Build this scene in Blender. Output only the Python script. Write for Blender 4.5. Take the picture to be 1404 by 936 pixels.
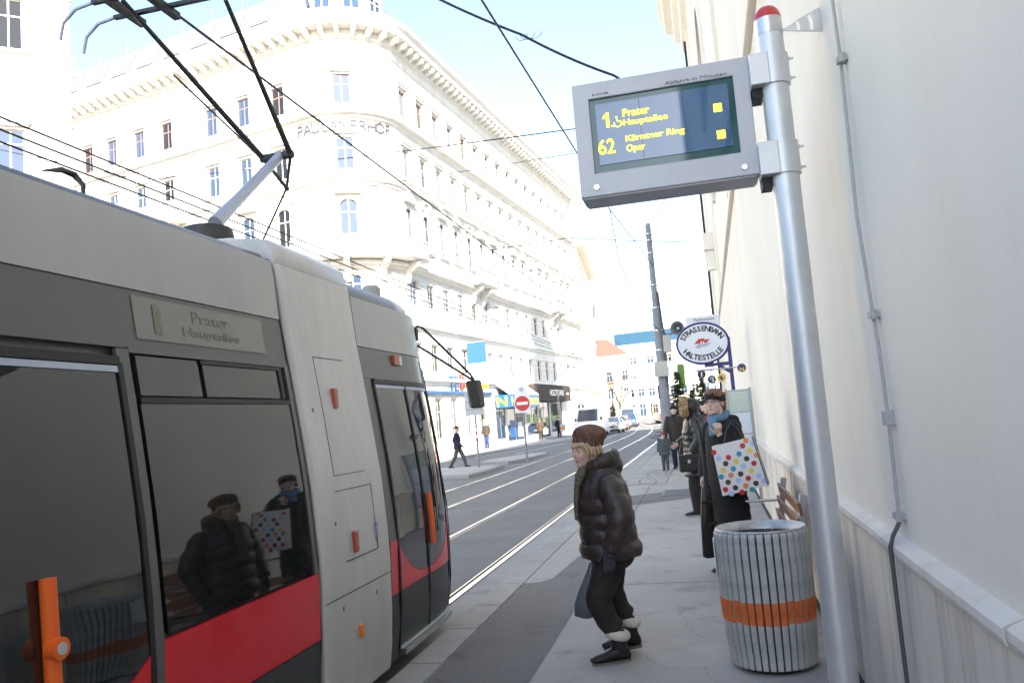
import bpy, bmesh, math, random
from mathutils import Vector, Matrix, Euler
random.seed(7)
S = bpy.context.scene
for o in list(bpy.data.objects): bpy.data.objects.remove(o)
COL = S.collection
# ------------------------------------------------------------------ camera
F, CX, CY, EYE = 1110.0, 702.0, 468.0, 1.58
RM = Matrix(((0.97057576, 0.09962724, 0.21921931), (0.22734620, -0.07913397, -0.97059339), (-0.07934985, 0.99187309, -0.09945538)))
cam = bpy.data.cameras.new('camera'); camo = bpy.data.objects.new('camera', cam); COL.objects.link(camo)
camo.matrix_world = Matrix.Translation((0, 0, EYE)) @ RM.to_4x4()
cam.sensor_width = 36; cam.lens = F / 1404 * 36; cam.clip_end = 4000; cam.clip_start = 0.05
S.camera = camo
# ------------------------------------------------------------------ light
SUN = Vector((1.0, -2.6, 1.6)).normalized()          # towards the sun
w = bpy.data.worlds.new('World'); S.world = w; w.use_nodes = True
nt = w.node_tree; bg = nt.nodes['Background']
sky = nt.nodes.new('ShaderNodeTexSky'); sky.sky_type = 'NISHITA'; sky.sun_disc = False
sky.sun_elevation = math.asin(SUN.z); sky.sun_rotation = math.atan2(SUN.x, SUN.y)
sky.air_density = 1.0; sky.dust_density = 1.0; sky.ozone_density = 0.15
nt.links.new(sky.outputs[0], bg.inputs[0]); bg.inputs[1].default_value = 0.115
sl = bpy.data.lights.new('sun', 'SUN'); sl.energy = 5.0; sl.angle = math.radians(0.53); sl.color = (1, 0.93, 0.82)
so = bpy.data.objects.new('sun', sl); COL.objects.link(so); so.rotation_euler = SUN.to_track_quat('Z', 'Y').to_euler(); so.location = (0, 0, 60)
S.view_settings.view_transform = 'Standard'; S.view_settings.look = 'None'; S.view_settings.exposure = 2.15; S.view_settings.gamma = 1
S.render.engine = 'CYCLES'
# ------------------------------------------------------------------ pixel helpers (photograph pixels -> world)
def ray(x, y): return RM @ Vector(((x - CX) / F, -(y - CY) / F, -1.0))
def onz(x, y, z):
    d = ray(x, y); t = (z - EYE) / d.z; return Vector((d.x * t, d.y * t, z))
def onx(x, y, X):
    d = ray(x, y); t = X / d.x; return Vector((X, d.y * t, EYE + d.z * t))
def ony(x, y, Y):
    d = ray(x, y); t = Y / d.y; return Vector((d.x * t, Y, EYE + d.z * t))
# ------------------------------------------------------------------ materials
MATS = {}
def mat(name, col, rough=0.6, metal=0.0, var=0.0, scale=4.0, bump=0.0, bscale=None, spec=0.5, ior=1.45, emit=None, coat=0.0, stretch=None, col2=None, detail=5.0):
    m = bpy.data.materials.new(name); m.use_nodes = True; t = m.node_tree; b = t.nodes['Principled BSDF']
    b.inputs['Base Color'].default_value = (*col, 1); b.inputs['Roughness'].default_value = rough; b.inputs['Metallic'].default_value = metal
    b.inputs['Specular IOR Level'].default_value = spec; b.inputs['IOR'].default_value = ior; b.inputs['Coat Weight'].default_value = coat
    if emit: b.inputs['Emission Color'].default_value = (*emit[0], 1); b.inputs['Emission Strength'].default_value = emit[1]
    if var or bump or col2:
        tc = t.nodes.new('ShaderNodeTexCoord'); mp = t.nodes.new('ShaderNodeMapping'); t.links.new(tc.outputs['Object'], mp.inputs[0])
        if stretch: mp.inputs['Scale'].default_value = stretch
        n = t.nodes.new('ShaderNodeTexNoise'); n.inputs['Scale'].default_value = scale; n.inputs['Detail'].default_value = detail; n.inputs['Roughness'].default_value = 0.65
        t.links.new(mp.outputs[0], n.inputs['Vector'])
        if var or col2:
            r = t.nodes.new('ShaderNodeValToRGB'); r.color_ramp.elements[0].position = 0.3; r.color_ramp.elements[1].position = 0.72
            c2 = col2 if col2 else tuple(min(1, c * (1 + var)) for c in col)
            c1 = col if col2 else tuple(c * (1 - var) for c in col)
            r.color_ramp.elements[0].color = (*c1, 1); r.color_ramp.elements[1].color = (*c2, 1)
            t.links.new(n.outputs['Fac'], r.inputs[0]); t.links.new(r.outputs[0], b.inputs['Base Color'])
        if bump:
            n2 = t.nodes.new('ShaderNodeTexNoise'); n2.inputs['Scale'].default_value = bscale or scale * 6; n2.inputs['Detail'].default_value = 4
            t.links.new(mp.outputs[0], n2.inputs['Vector'])
            bp = t.nodes.new('ShaderNodeBump'); bp.inputs['Strength'].default_value = bump; bp.inputs['Distance'].default_value = 0.01
            t.links.new(n2.outputs['Fac'], bp.inputs['Height']); t.links.new(bp.outputs[0], b.inputs['Normal'])
    MATS[name] = m; return m
def ground_mat(name, c1, c2, speck, rough=0.85, gum=.78, crack=.4):
    """asphalt / concrete: broad patches, fine aggregate specks, darker stains"""
    m = bpy.data.materials.new(name); m.use_nodes = True; t = m.node_tree; b = t.nodes['Principled BSDF']; L = t.links.new
    tc = t.nodes.new('ShaderNodeTexCoord')
    def noise(s, d=5, r=.6):
        n = t.nodes.new('ShaderNodeTexNoise'); n.inputs['Scale'].default_value = s; n.inputs['Detail'].default_value = d; n.inputs['Roughness'].default_value = r
        L(tc.outputs['Object'], n.inputs['Vector']); return n.outputs['Fac']
    r = t.nodes.new('ShaderNodeValToRGB'); r.color_ramp.elements[0].position = .32; r.color_ramp.elements[1].position = .7
    r.color_ramp.elements[0].color = (*c1, 1); r.color_ramp.elements[1].color = (*c2, 1); L(noise(.7, 8, .7), r.inputs[0])
    r2 = t.nodes.new('ShaderNodeValToRGB'); r2.color_ramp.elements[0].position = .35; r2.color_ramp.elements[1].position = .75
    r2.color_ramp.elements[0].color = (1 - speck, 1 - speck, 1 - speck, 1); r2.color_ramp.elements[1].color = (1 + speck, 1 + speck, 1 + speck, 1); L(noise(95, 3, .8), r2.inputs[0])
    mx = t.nodes.new('ShaderNodeMix'); mx.data_type = 'RGBA'; mx.blend_type = 'MULTIPLY'; mx.inputs[0].default_value = 1
    L(r.outputs[0], mx.inputs[6]); L(r2.outputs[0], mx.inputs[7])
    r3 = t.nodes.new('ShaderNodeValToRGB'); r3.color_ramp.elements[0].position = .28; r3.color_ramp.elements[1].position = .42
    r3.color_ramp.elements[0].color = (.72, .72, .73, 1); r3.color_ramp.elements[1].color = (1, 1, 1, 1); L(noise(2.6, 4, .55), r3.inputs[0])
    m2 = t.nodes.new('ShaderNodeMix'); m2.data_type = 'RGBA'; m2.blend_type = 'MULTIPLY'; m2.inputs[0].default_value = 1
    L(mx.outputs[2], m2.inputs[6]); L(r3.outputs[0], m2.inputs[7])
    vo = t.nodes.new('ShaderNodeTexVoronoi'); vo.inputs['Scale'].default_value = 3.3; L(tc.outputs['Object'], vo.inputs['Vector'])
    r4 = t.nodes.new('ShaderNodeValToRGB'); r4.color_ramp.elements[0].position = .045; r4.color_ramp.elements[1].position = .07; r4.color_ramp.elements[0].color = (gum, gum, gum, 1); r4.color_ramp.elements[1].color = (1, 1, 1, 1); L(vo.outputs['Distance'], r4.inputs[0])
    m3 = t.nodes.new('ShaderNodeMix'); m3.data_type = 'RGBA'; m3.blend_type = 'MULTIPLY'; m3.inputs[0].default_value = 1; L(m2.outputs[2], m3.inputs[6]); L(r4.outputs[0], m3.inputs[7])
    cr = t.nodes.new('ShaderNodeTexVoronoi'); cr.feature = 'DISTANCE_TO_EDGE'; cr.inputs['Scale'].default_value = .42
    nv = t.nodes.new('ShaderNodeTexNoise'); nv.inputs['Scale'].default_value = 1.7; nv.inputs['Detail'].default_value = 6; L(tc.outputs['Object'], nv.inputs['Vector'])
    ad = t.nodes.new('ShaderNodeVectorMath'); ad.operation = 'ADD'; L(tc.outputs['Object'], ad.inputs[0]); L(nv.outputs['Color'], ad.inputs[1]); L(ad.outputs[0], cr.inputs['Vector'])
    r5 = t.nodes.new('ShaderNodeValToRGB'); r5.color_ramp.elements[0].position = 0; r5.color_ramp.elements[1].position = .006; r5.color_ramp.elements[0].color = (.55, .55, .55, 1); r5.color_ramp.elements[1].color = (1, 1, 1, 1); L(cr.outputs['Distance'], r5.inputs[0])
    m4 = t.nodes.new('ShaderNodeMix'); m4.data_type = 'RGBA'; m4.blend_type = 'MULTIPLY'; m4.inputs[0].default_value = crack; L(m3.outputs[2], m4.inputs[6]); L(r5.outputs[0], m4.inputs[7]); L(m4.outputs[2], b.inputs['Base Color'])
    b.inputs['Roughness'].default_value = rough
    bp = t.nodes.new('ShaderNodeBump'); bp.inputs['Strength'].default_value = .35; bp.inputs['Distance'].default_value = .006; L(noise(120, 3), bp.inputs['Height']); L(bp.outputs[0], b.inputs['Normal'])
    MATS[name] = m; return m
ground_mat('asphalt', (.14, .138, .138), (.19, .187, .184), .28)
ground_mat('asphalt_dark', (.14, .137, .14), (.18, .177, .18), .35)
ground_mat('pavement', (.34, .326, .31), (.42, .405, .385), .2)
ground_mat('granite', (.28, .275, .265), (.38, .37, .355), .25, .75)
ground_mat('concrete', (.27, .27, .262), (.37, .365, .35), .15)
mat('joint', (.05, .048, .046), .9)
mat('paint_white', (.6, .6, .58), .7, var=.25, scale=9)
mat('rail', (.66, .64, .6), .22, 1.0, var=.12, scale=30)
mat('groove', (.02, .018, .016), .8)
mat('alu', (.62, .63, .65), .46, .6, var=.06, scale=6, bump=.03, bscale=300)
mat('alu_box', (.44, .445, .48), .5, .35, var=.05, scale=5)
mat('steel', (.55, .55, .56), .3, .9, var=.1, scale=14)
mat('red_cap', (.5, .03, .03), .35, coat=.3)
mat('screen', (.02, .1, .23), .03, 0, ior=1.85)
mat('screen_border', (.006, .075, .075), .05, 0, ior=1.6)
mat('led', (.5, .42, .02), .5, emit=((1, .82, .06), .62))
mat('ink', (.1, .1, .12), .5)
mat('bolt', (.75, .75, .74), .25, .8)
def plaster(name, c1, c2, stain, streak):
    m = bpy.data.materials.new(name); m.use_nodes = True; t = m.node_tree; b = t.nodes['Principled BSDF']; L = t.links.new
    tc = t.nodes.new('ShaderNodeTexCoord')
    def noise(sc, s, d=5, r=.6):
        mp = t.nodes.new('ShaderNodeMapping'); mp.inputs['Scale'].default_value = sc; L(tc.outputs['Object'], mp.inputs[0])
        n = t.nodes.new('ShaderNodeTexNoise'); n.inputs['Scale'].default_value = s; n.inputs['Detail'].default_value = d; n.inputs['Roughness'].default_value = r
        L(mp.outputs[0], n.inputs['Vector']); return n.outputs['Fac']
    r = t.nodes.new('ShaderNodeValToRGB'); r.color_ramp.elements[0].position = .3; r.color_ramp.elements[1].position = .7
    r.color_ramp.elements[0].color = (*c1, 1); r.color_ramp.elements[1].color = (*c2, 1); L(noise((1, 1, .6), .8, 7), r.inputs[0])
    r2 = t.nodes.new('ShaderNodeValToRGB'); r2.color_ramp.elements[0].position = .3; r2.color_ramp.elements[1].position = .5
    r2.color_ramp.elements[0].color = (*stain, 1); r2.color_ramp.elements[1].color = (1, 1, 1, 1); L(noise((2.2, 2.2, .16), streak, 6, .7), r2.inputs[0])
    mx = t.nodes.new('ShaderNodeMix'); mx.data_type = 'RGBA'; mx.blend_type = 'MULTIPLY'; mx.inputs[0].default_value = 1
    L(r.outputs[0], mx.inputs[6]); L(r2.outputs[0], mx.inputs[7]); L(mx.outputs[2], b.inputs['Base Color']); b.inputs['Roughness'].default_value = .85
    bp = t.nodes.new('ShaderNodeBump'); bp.inputs['Strength'].default_value = .12; bp.inputs['Distance'].default_value = .01; L(noise((1, 1, 1), 26, 6), bp.inputs['Height']); L(bp.outputs[0], b.inputs['Normal'])
    MATS[name] = m
plaster('church_plaster', (.8, .735, .63), (.875, .82, .72), (.965, .955, .94), 1.0)
plaster('wainscot', (.58, .515, .44), (.78, .71, .62), (.55, .51, .47), 2.0)
plaster('coping', (.64, .59, .52), (.76, .71, .63), (.8, .79, .78), 1.4)
plaster('stucco', (.6, .58, .535), (.7, .68, .635), (.95, .93, .9), .6)
plaster('stucco_b', (.7, .64, .52), (.78, .73, .62), (.95, .93, .9), .6)
plaster('stucco_ochre', (.5, .42, .3), (.58, .5, .37), (.95, .93, .9), .5)
mat('skylight_glass', (.13, .15, .18), .15, ior=1.4)
mat('roof_metal', (.2, .205, .215), .5, .3, var=.12, scale=2)
mat('roof_tile', (.13, .075, .058), .8, var=.2, scale=6)
mat('win_glass', (.035, .06, .11), .04, 0, ior=1.55)
mat('win_glass_dark', (.018, .022, .03), .06, 0, ior=1.33); mat('win_red', (.3, .15, .11), .5)
mat('win_frame', (.6, .55, .47), .5)
mat('win_brown', (.35, .2, .13), .5)
mat('curtain', (.7, .7, .68), .9, var=.1, scale=10)
mat('dark', (.015, .015, .017), .6)
mat('black_rubber', (.02, .02, .02), .7)
# ------------------------------------------------------------------ mesh builder
class MB:
    def __init__(s): s.v = []; s.f = []; s.mi = []; s.cur = 0
    def face(s, idx): s.f.append(tuple(idx)); s.mi.append(s.cur)
    def quad(s, *ps):
        n = len(s.v); s.v += [tuple(p) for p in ps]; s.face(range(n, n + len(ps)))
    def box(s, x0, x1, y0, y1, z0, z1):
        n = len(s.v); s.v += [(x0, y0, z0), (x1, y0, z0), (x1, y1, z0), (x0, y1, z0), (x0, y0, z1), (x1, y0, z1), (x1, y1, z1), (x0, y1, z1)]
        for q in ((0, 3, 2, 1), (4, 5, 6, 7), (0, 1, 5, 4), (1, 2, 6, 5), (2, 3, 7, 6), (3, 0, 4, 7)): s.face([n + i for i in q])
        return s
    def obox(s, c, ax, ay, az):
        c, ax, ay, az = map(Vector, (c, ax, ay, az)); n = len(s.v)
        for k in (-1, 1):
            for i, j in ((-1, -1), (1, -1), (1, 1), (-1, 1)): s.v.append(tuple(c + ax * i + ay * j + az * k))
        for q in ((0, 3, 2, 1), (4, 5, 6, 7), (0, 1, 5, 4), (1, 2, 6, 5), (2, 3, 7, 6), (3, 0, 4, 7)): s.face([n + i for i in q])
        return s
    def bar(s, p, q, w, h, up=(0, 0, 1)):
        p, q = Vector(p), Vector(q); d = (q - p); u = d.normalized(); a = u.cross(Vector(up))
        if a.length < 1e-4: a = u.cross(Vector((1, 0, 0)))
        a.normalize(); b = a.cross(u); return s.obox((p + q) / 2, a * w / 2, b * h / 2, d / 2)
    def rings(s, rings, cap=True, closed=False):
        n0 = len(s.v); k = len(rings[0])
        for r in rings: s.v += [tuple(p) for p in r]
        m = len(rings)
        for i in range(m if closed else m - 1):
            a, b = n0 + i * k, n0 + ((i + 1) % m) * k
            for j in range(k): s.face((a + j, a + (j + 1) % k, b + (j + 1) % k, b + j))
        if cap and not closed: s.face([n0 + j for j in range(k)][::-1]); s.face([n0 + (m - 1) * k + j for j in range(k)])
        return s
    def tube(s, pts, r, n=8, cap=True):
        pts = [Vector(p) for p in pts]; R = r if isinstance(r, (list, tuple)) else [r] * len(pts); out = []; a = None
        for i, p in enumerate(pts):
            d = (pts[min(i + 1, len(pts) - 1)] - pts[max(i - 1, 0)]).normalized()
            if a is None:
                a = d.cross(Vector((0, 0, 1)));
                if a.length < 1e-3: a = d.cross(Vector((1, 0, 0)))
            a = (a - d * a.dot(d)).normalized(); b = d.cross(a)
            out.append([p + (a * math.cos(t) + b * math.sin(t)) * R[i] for t in [2 * math.pi * j / n for j in range(n)]])
        return s.rings(out, cap)
    def loft(s, secs, n=20, cap=True):
        """secs: (centre, a-vector, b-vector) ellipses"""
        out = []
        for c, a, b in secs:
            c, a, b = Vector(c), Vector(a), Vector(b); out.append([c + a * math.cos(t) + b * math.sin(t) for t in [2 * math.pi * j / n for j in range(n)]])
        return s.rings(out, cap)
    def ell(s, c, r, n=16, m=10, rot=None):
        c = Vector(c); M = Euler(rot).to_matrix() if rot else Matrix.Identity(3); out = []
        for i in range(m + 1):
            ph = math.pi * (i + .02) / (m + .04) ; q = math.sin(ph); zz = -math.cos(ph)
            out.append([c + M @ Vector((r[0] * q * math.cos(t), r[1] * q * math.sin(t), r[2] * zz)) for t in [2 * math.pi * j / n for j in range(n)]])
        return s.rings(out, True)
    def lathe(s, prof, c=(0, 0, 0), n=24, cap=True):
        c = Vector(c); return s.rings([[c + Vector((r * math.cos(t), r * math.sin(t), z)) for t in [2 * math.pi * j / n for j in range(n)]] for r, z in prof], cap)
    def prism(s, poly, fn, d0, d1):
        """poly 2-D points, fn(u,v,d)->3-D"""
        n = len(s.v); k = len(poly); s.v += [tuple(fn(u, v, d0)) for u, v in poly] + [tuple(fn(u, v, d1)) for u, v in poly]
        s.face(range(n, n + k)); s.face(range(n + 2 * k - 1, n + k - 1, -1))
        for i in range(k): j = (i + 1) % k; s.face((n + i, n + j, n + k + j, n + k + i))
        return s
    def mesh(s, name, mats, smooth=0, off=None):
        me = bpy.data.meshes.new(name); v = s.v if off is None else [(a - off[0], b - off[1], c - off[2]) for a, b, c in s.v]
        me.from_pydata(v, [], s.f)
        for m in (mats if isinstance(mats, (list, tuple)) else [mats]): me.materials.append(MATS[m])
        if isinstance(mats, (list, tuple)) and len(mats) > 1: me.polygons.foreach_set('material_index', s.mi)
        bm = bmesh.new(); bm.from_mesh(me); bmesh.ops.recalc_face_normals(bm, faces=bm.faces); bm.to_mesh(me); bm.free()
        if smooth:
            me.polygons.foreach_set('use_smooth', [True] * len(me.polygons)); me.set_sharp_from_angle(angle=math.radians(smooth))
        return me
    def build(s, name, mats, parent=None, smooth=0, off=None, bevel=0, segs=2):
        me = s.mesh(name, mats, smooth, off); o = bpy.data.objects.new(name, me); COL.objects.link(o)
        if parent: o.parent = parent
        if bevel:
            b = o.modifiers.new('bevel', 'BEVEL'); b.width = bevel; b.segments = segs; b.limit_method = 'ANGLE'; b.angle_limit = math.radians(35); b.harden_normals = False
        return o
def tag(o, label=None, cat=None, group=None, kind=None):
    if label: o['label'] = label
    if cat: o['category'] = cat
    if group: o['group'] = group
    if kind: o['kind'] = kind
    return o
def empty(name, loc=(0, 0, 0), rz=0, label=None, cat=None, group=None):
    o = bpy.data.objects.new(name, None); COL.objects.link(o); o.location = loc; o.rotation_euler = (0, 0, rz); o.empty_display_size = .1
    return tag(o, label, cat, group)
def inst(name, me, parent=None, loc=(0, 0, 0), rz=0, M=None):
    o = bpy.data.objects.new(name, me); COL.objects.link(o)
    if parent: o.parent = parent
    if M is not None: o.matrix_local = M
    else: o.location = loc; o.rotation_euler = (0, 0, rz)
    return o
def frame(o, x, z, y=None):
    """matrix with local x -> x, local y -> z-up text direction, normal = x cross up"""
    x = Vector(x).normalized(); u = Vector(z).normalized(); n = x.cross(u).normalized(); u = n.cross(x)
    return Matrix(((x.x, u.x, n.x, o[0]), (x.y, u.y, n.y, o[1]), (x.z, u.z, n.z, o[2]), (0, 0, 0, 1)))
def text(name, body, size, m, parent, M, align='LEFT', extrude=.001, sx=1.0, offset=0.0, shear=0, fit=None):
    c = bpy.data.curves.new('t', 'FONT'); c.body = body; c.size = size; c.align_x = align; c.extrude = extrude; c.offset = offset; c.shear = shear
    t = bpy.data.objects.new('t', c); COL.objects.link(t); bpy.context.view_layer.update()
    me = bpy.data.meshes.new_from_object(t.evaluated_get(bpy.context.evaluated_depsgraph_get())); bpy.data.objects.remove(t); bpy.data.curves.remove(c)
    if fit:
        xs = [v.co.x for v in me.vertices]; ys = [v.co.y for v in me.vertices]; x0, y0 = min(xs), min(ys); kx = fit[0] / (max(xs) - x0); ky = fit[1] / (max(ys) - y0)
        for v in me.vertices: v.co.x = (v.co.x - x0) * kx; v.co.y = (v.co.y - y0) * ky
    for v in me.vertices: v.co.x *= sx
    me.materials.clear(); me.materials.append(MATS[m]); me.name = name
    return inst(name, me, parent, M=M)
def solid(name, mb, m, parent, voxel=.01, smooth=3, off=None):
    """union of overlapping shapes -> one continuous skin"""
    o = mb.build(name, m, None, off=off)
    r = o.modifiers.new('r', 'REMESH'); r.mode = 'VOXEL'; r.voxel_size = voxel
    if smooth: k = o.modifiers.new('s', 'SMOOTH'); k.iterations = smooth; k.factor = .5
    bpy.context.view_layer.update()
    me = bpy.data.meshes.new_from_object(o.evaluated_get(bpy.context.evaluated_depsgraph_get())); o.modifiers.clear(); old = o.data; o.data = me; bpy.data.meshes.remove(old)
    me.materials.clear(); me.materials.append(MATS[m]); me.polygons.foreach_set('use_smooth', [True] * len(me.polygons)); me.name = name
    o.parent = parent; return o
mat('cable_grey', (.42, .41, .39), .6); mat('cable_dark', (.09, .09, .095), .5)
mat('bin_grey', (.4, .41, .395), .65, .0, var=.28, scale=9, bump=.05); mat('bin_orange', (.62, .13, .025), .6, var=.22, scale=20); mat('bin_liner', (.07, .075, .08), .6, .3); mat('grate', (.2, .2, .2), .6, .2, var=.2, scale=20); mat('letter_dark', (.06, .06, .07), .7)
mat('bin_rim', (.45, .45, .45), .5, .7, var=.3, scale=12)
mat('paper_white', (.7, .7, .72), .6); mat('bench_grey', (.38, .39, .41), .4, .5); mat('bench_wood', (.22, .09, .045), .5, var=.3, scale=6, stretch=(8, .6, 8))
mat('tram_grey', (.52, .51, .495), .36, .05, var=.15, scale=3, coat=.1, stretch=(1, 1, .25)); mat('tram_roofgrey', (.4, .395, .385), .4, .05, var=.1, scale=3, stretch=(1, .6, .25))
mat('tram_dark', (.11, .11, .108), .38, .1, coat=.1); mat('tram_skirt', (.045, .048, .048), .45); mat('tram_red', (.66, .016, .026), .3, var=.06, scale=2, coat=.25)
mat('tram_glass', (.014, .015, .014), .025, 0, ior=1.72); mat('tram_glass_dim', (.03, .031, .028), .03, 0, ior=1.7); mat('seal', (.012, .012, .012), .5)
mat('marker_red', (.38, .07, .035), .3, coat=.3); mat('marker_orange', (.75, .22, .03), .35, coat=.3); mat('handle_orange', (.85, .14, .02), .4); mat('tram_blue', (.12, .22, .5), .5)
mat('display_panel', (.16, .16, .14), .12, 0, ior=1.7); mat('display_led', (.19, .19, .13), .5); mat('panto', (.05, .052, .055), .5, .4); mat('panto_arm', (.42, .46, .55), .4, .4, var=.08, scale=8); mat('mirror_back', (.09, .09, .08), .3)
mat('mirror', (.5, .5, .45), .06, .9)
mat('skin', (.62, .4, .31), .5, var=.06, scale=14); mat('skin_pale', (.64, .45, .37), .5, var=.06, scale=14); mat('lip', (.42, .16, .14), .45)
mat('eye_white', (.7, .68, .65), .25); mat('eye_dark', (.03, .025, .02), .2); mat('brow', (.18, .12, .08), .8)
mat('coat_brown', (.042, .03, .027), .38, var=.3, scale=12, bump=.7, bscale=34, stretch=(1, 1, .45)); mat('coat_black', (.012, .012, .013), .85, var=.3, scale=20, bump=.2, bscale=120); mat('coat_gloss', (.02, .019, .018), .28, var=.25, scale=10, bump=.25, bscale=26)
mat('trouser', (.02, .017, .016), .8, var=.25, scale=10, bump=.3, bscale=18); mat('boot', (.014, .014, .016), .45, bump=.1); mat('sole', (.16, .145, .125), .8); mat('fleece', (.6, .56, .5), .95, var=.12, scale=40, bump=.6, bscale=90)
mat('glove', (.05, .045, .055), .9, bump=.5, bscale=60, stretch=(1, 1, 4)); mat('scarf_dark', (.12, .105, .075), .9, var=.6, scale=45); mat('scarf_blue', (.1, .21, .3), .85, var=.2, scale=20, bump=.3)
mat('hair_blond', (.5, .37, .22), .6, var=.2, scale=30, stretch=(1, 1, .2)); mat('hair_brown', (.17, .085, .04), .5, var=.3, scale=30, stretch=(1, 1, .2), bump=.3); mat('fur', (.3, .2, .1), .95, var=.5, scale=40, bump=.8, bscale=60)
mat('plastic_bag', (.1, .12, .14), .25, ior=1.5); mat('leather', (.016, .015, .016), .35, bump=.1); mat('bag_white', (.75, .75, .76), .22, coat=.4)
for nm_, c_ in dict(dot_red=(.5, .02, .03), dot_black=(.04, .03, .03), dot_yellow=(.75, .6, .1), dot_teal=(.02, .3, .42), dot_blue=(.4, .58, .85), dot_orange=(.75, .25, .08)).items(): mat(nm_, c_, .25, coat=.4)
mat('wire', (.02, .02, .03), .5); mat('sign_white', (.72, .74, .78), .35); mat('sign_blue', (.035, .035, .16), .4); mat('sign_black', (.02, .02, .025), .4); mat('sign_red', (.55, .02, .02), .35); mat('sign_grey', (.4, .43, .46), .4); mat('sign_yellow', (.8, .5, .03), .4)
mat('pole_grey', (.24, .25, .28), .55, .3, var=.15, scale=5); mat('box_beige', (.5, .49, .44), .6); mat('horn', (.14, .14, .145), .5); mat('map_paper', (.6, .6, .58), .3, col2=(.45, .55, .4), scale=22)
mat('fir', (.075, .11, .07), .8, var=.4, scale=4); mat('bark', (.035, .026, .02), .9, var=.3, scale=12)
mat('car_white', (.7, .7, .72), .25, coat=.5); mat('car_silver', (.4, .42, .45), .3, .5, coat=.4); mat('car_dark', (.05, .06, .08), .25, .3, coat=.5); mat('car_blue', (.05, .11, .3), .25, .2, coat=.5); mat('car_glass', (.03, .045, .07), .04, ior=1.8); mat('tyre', (.02, .02, .02), .8); mat('rim', (.4, .4, .42), .3, .8); mat('lamp_clear', (.7, .72, .75), .1, .3); mat('lamp_red', (.4, .02, .02), .2)
mat('shop_blue', (.008, .085, .24), .4); mat('shop_yellow', (.55, .4, .01), .5); mat('awning_brown', (.045, .032, .024), .8, var=.15, scale=3); mat('awning_white', (.72, .72, .75), .7); mat('lime', (.13, .25, .03), .5); mat('banner_blue', (.006, .05, .1), .6); mat('stone_grey', (.3, .3, .31), .8, var=.2)
mat('cloth_navy', (.02, .024, .05), .8); mat('cloth_jeans', (.015, .035, .12), .8); mat('cloth_olive', (.036, .03, .022), .8); mat('cloth_tan', (.055, .034, .02), .8); mat('cloth_grey', (.07, .075, .08), .8); mat('cloth_maroon', (.14, .015, .025), .8); mat('cloth_green', (.06, .075, .075), .8, var=.3, scale=20); mat('cloth_red', (.3, .02, .05), .8); mat('boot_brown', (.16, .06, .03), .6)
mat('knit_brown', (.15, .08, .055), .95, var=.45, scale=55, bump=.9, bscale=70, stretch=(1, 1, .5))
mat('sky_sign', (.024, .09, .16), .4)
# ================================================================== GROUND
RZ = -.13
def bend(Y): return 0 if Y < 52 else -((Y - 52) ** 2) * .00105 if Y < 110 else -3.53 - (Y - 110) * .1218
m = MB(); m.quad((-1500, -300, RZ), (1500, -300, RZ), (1500, 2500, RZ), (-1500, 2500, RZ)); tag(m.build('road', 'asphalt'), kind='structure')
# concrete track bed sheets beside and between the rails
for (a, b, nm) in ((-2.56, -2.13, 'track_slab'), (-7.4, -2.68, 'track_slab')):
    m = MB()
    ys = [-12, 20, 40, 52] + list(range(56, 141, 6))
    for y0, y1 in zip(ys, ys[1:]): m.quad((a + bend(y0), y0, RZ + .004), (b + bend(y0), y0, RZ + .004), (b + bend(y1), y1, RZ + .004), (a + bend(y1), y1, RZ + .004))
    tag(m.build(nm, 'concrete' if b > -2.5 else 'asphalt'), kind='structure')
RL = [(-2.605, -1, 'shiny grooved steel rail next to the stop platform kerb'), (-4.04, 1, 'shiny steel rail under the left wheels of the tram by the stop'),
      (-5.51, -1, 'shiny steel rail of the far track, on its side towards the stop'), (-6.945, 1, 'shiny steel rail of the far track, beside the traffic islands')]
for X, sd, lb in RL:
    m = MB(); ys = [-12, 10, 30, 52] + list(range(56, 151, 4))
    def strip(a, b, z):
        for y0, y1 in zip(ys, ys[1:]):
            o0, o1 = X + bend(y0), X + bend(y1); m.quad((o0 + a, y0, z), (o0 + b, y0, z), (o1 + b, y1, z), (o1 + a, y1, z))
    z = RZ + .012; m.cur = 0; strip(-.032, .032, z)
    for e in (-.032, .032):
        for y0, y1 in zip(ys, ys[1:]): m.quad((X + bend(y0) + e, y0, z), (X + bend(y1) + e, y1, z), (X + bend(y1) + e, y1, RZ - .05), (X + bend(y0) + e, y0, RZ - .05))
    m.cur = 1; strip(*sorted((sd * .032, sd * .074)), RZ + .006); m.cur = 0; strip(*sorted((sd * .074, sd * .092)), z - .002)
    tag(m.build('tram_rail', ['rail', 'groove']), lb, 'rail')
# platform beside the wall
pv = MB(); pv.box(-1.875, .9, -14, 44, RZ - .2, 0); pav = tag(pv.build('pavement', 'pavement'), kind='structure')
m = MB(); m.box(-2.125, -1.875, -14, 44, RZ - .2, -.03); m.build('kerb_base', 'joint', pav)
js = [2.6, 3.55, 4.48, 5.40, 6.29, 7.07, 7.97, 9.21, 10.32]
y = 10.32
while y < 40: y += random.uniform(.95, 1.15); js.append(y)
y = 2.6
while y > -8: y -= 1.0; js.insert(0, y)
for a, b in zip(js, js[1:]):
    m = MB(); m.box(-2.13 + random.uniform(-.003, .003), -1.881, a + .006, b - .006, -.1, .002 + random.uniform(0, .004)); m.build('kerb_stone', 'granite', pav, bevel=.008)
m = MB(); poly = [(-1.87, -3), (-1.19, -3), (-1.19, 7.1), (-1.2, 9.25), (-1.53, 9.4), (-1.62, 8.15), (-1.72, 8.0), (-1.87, 7.95)]
m.quad(*[(x, y, .0045) for x, y in poly]); tag(m.build('asphalt_patch', 'asphalt_dark'), kind='structure')
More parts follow.
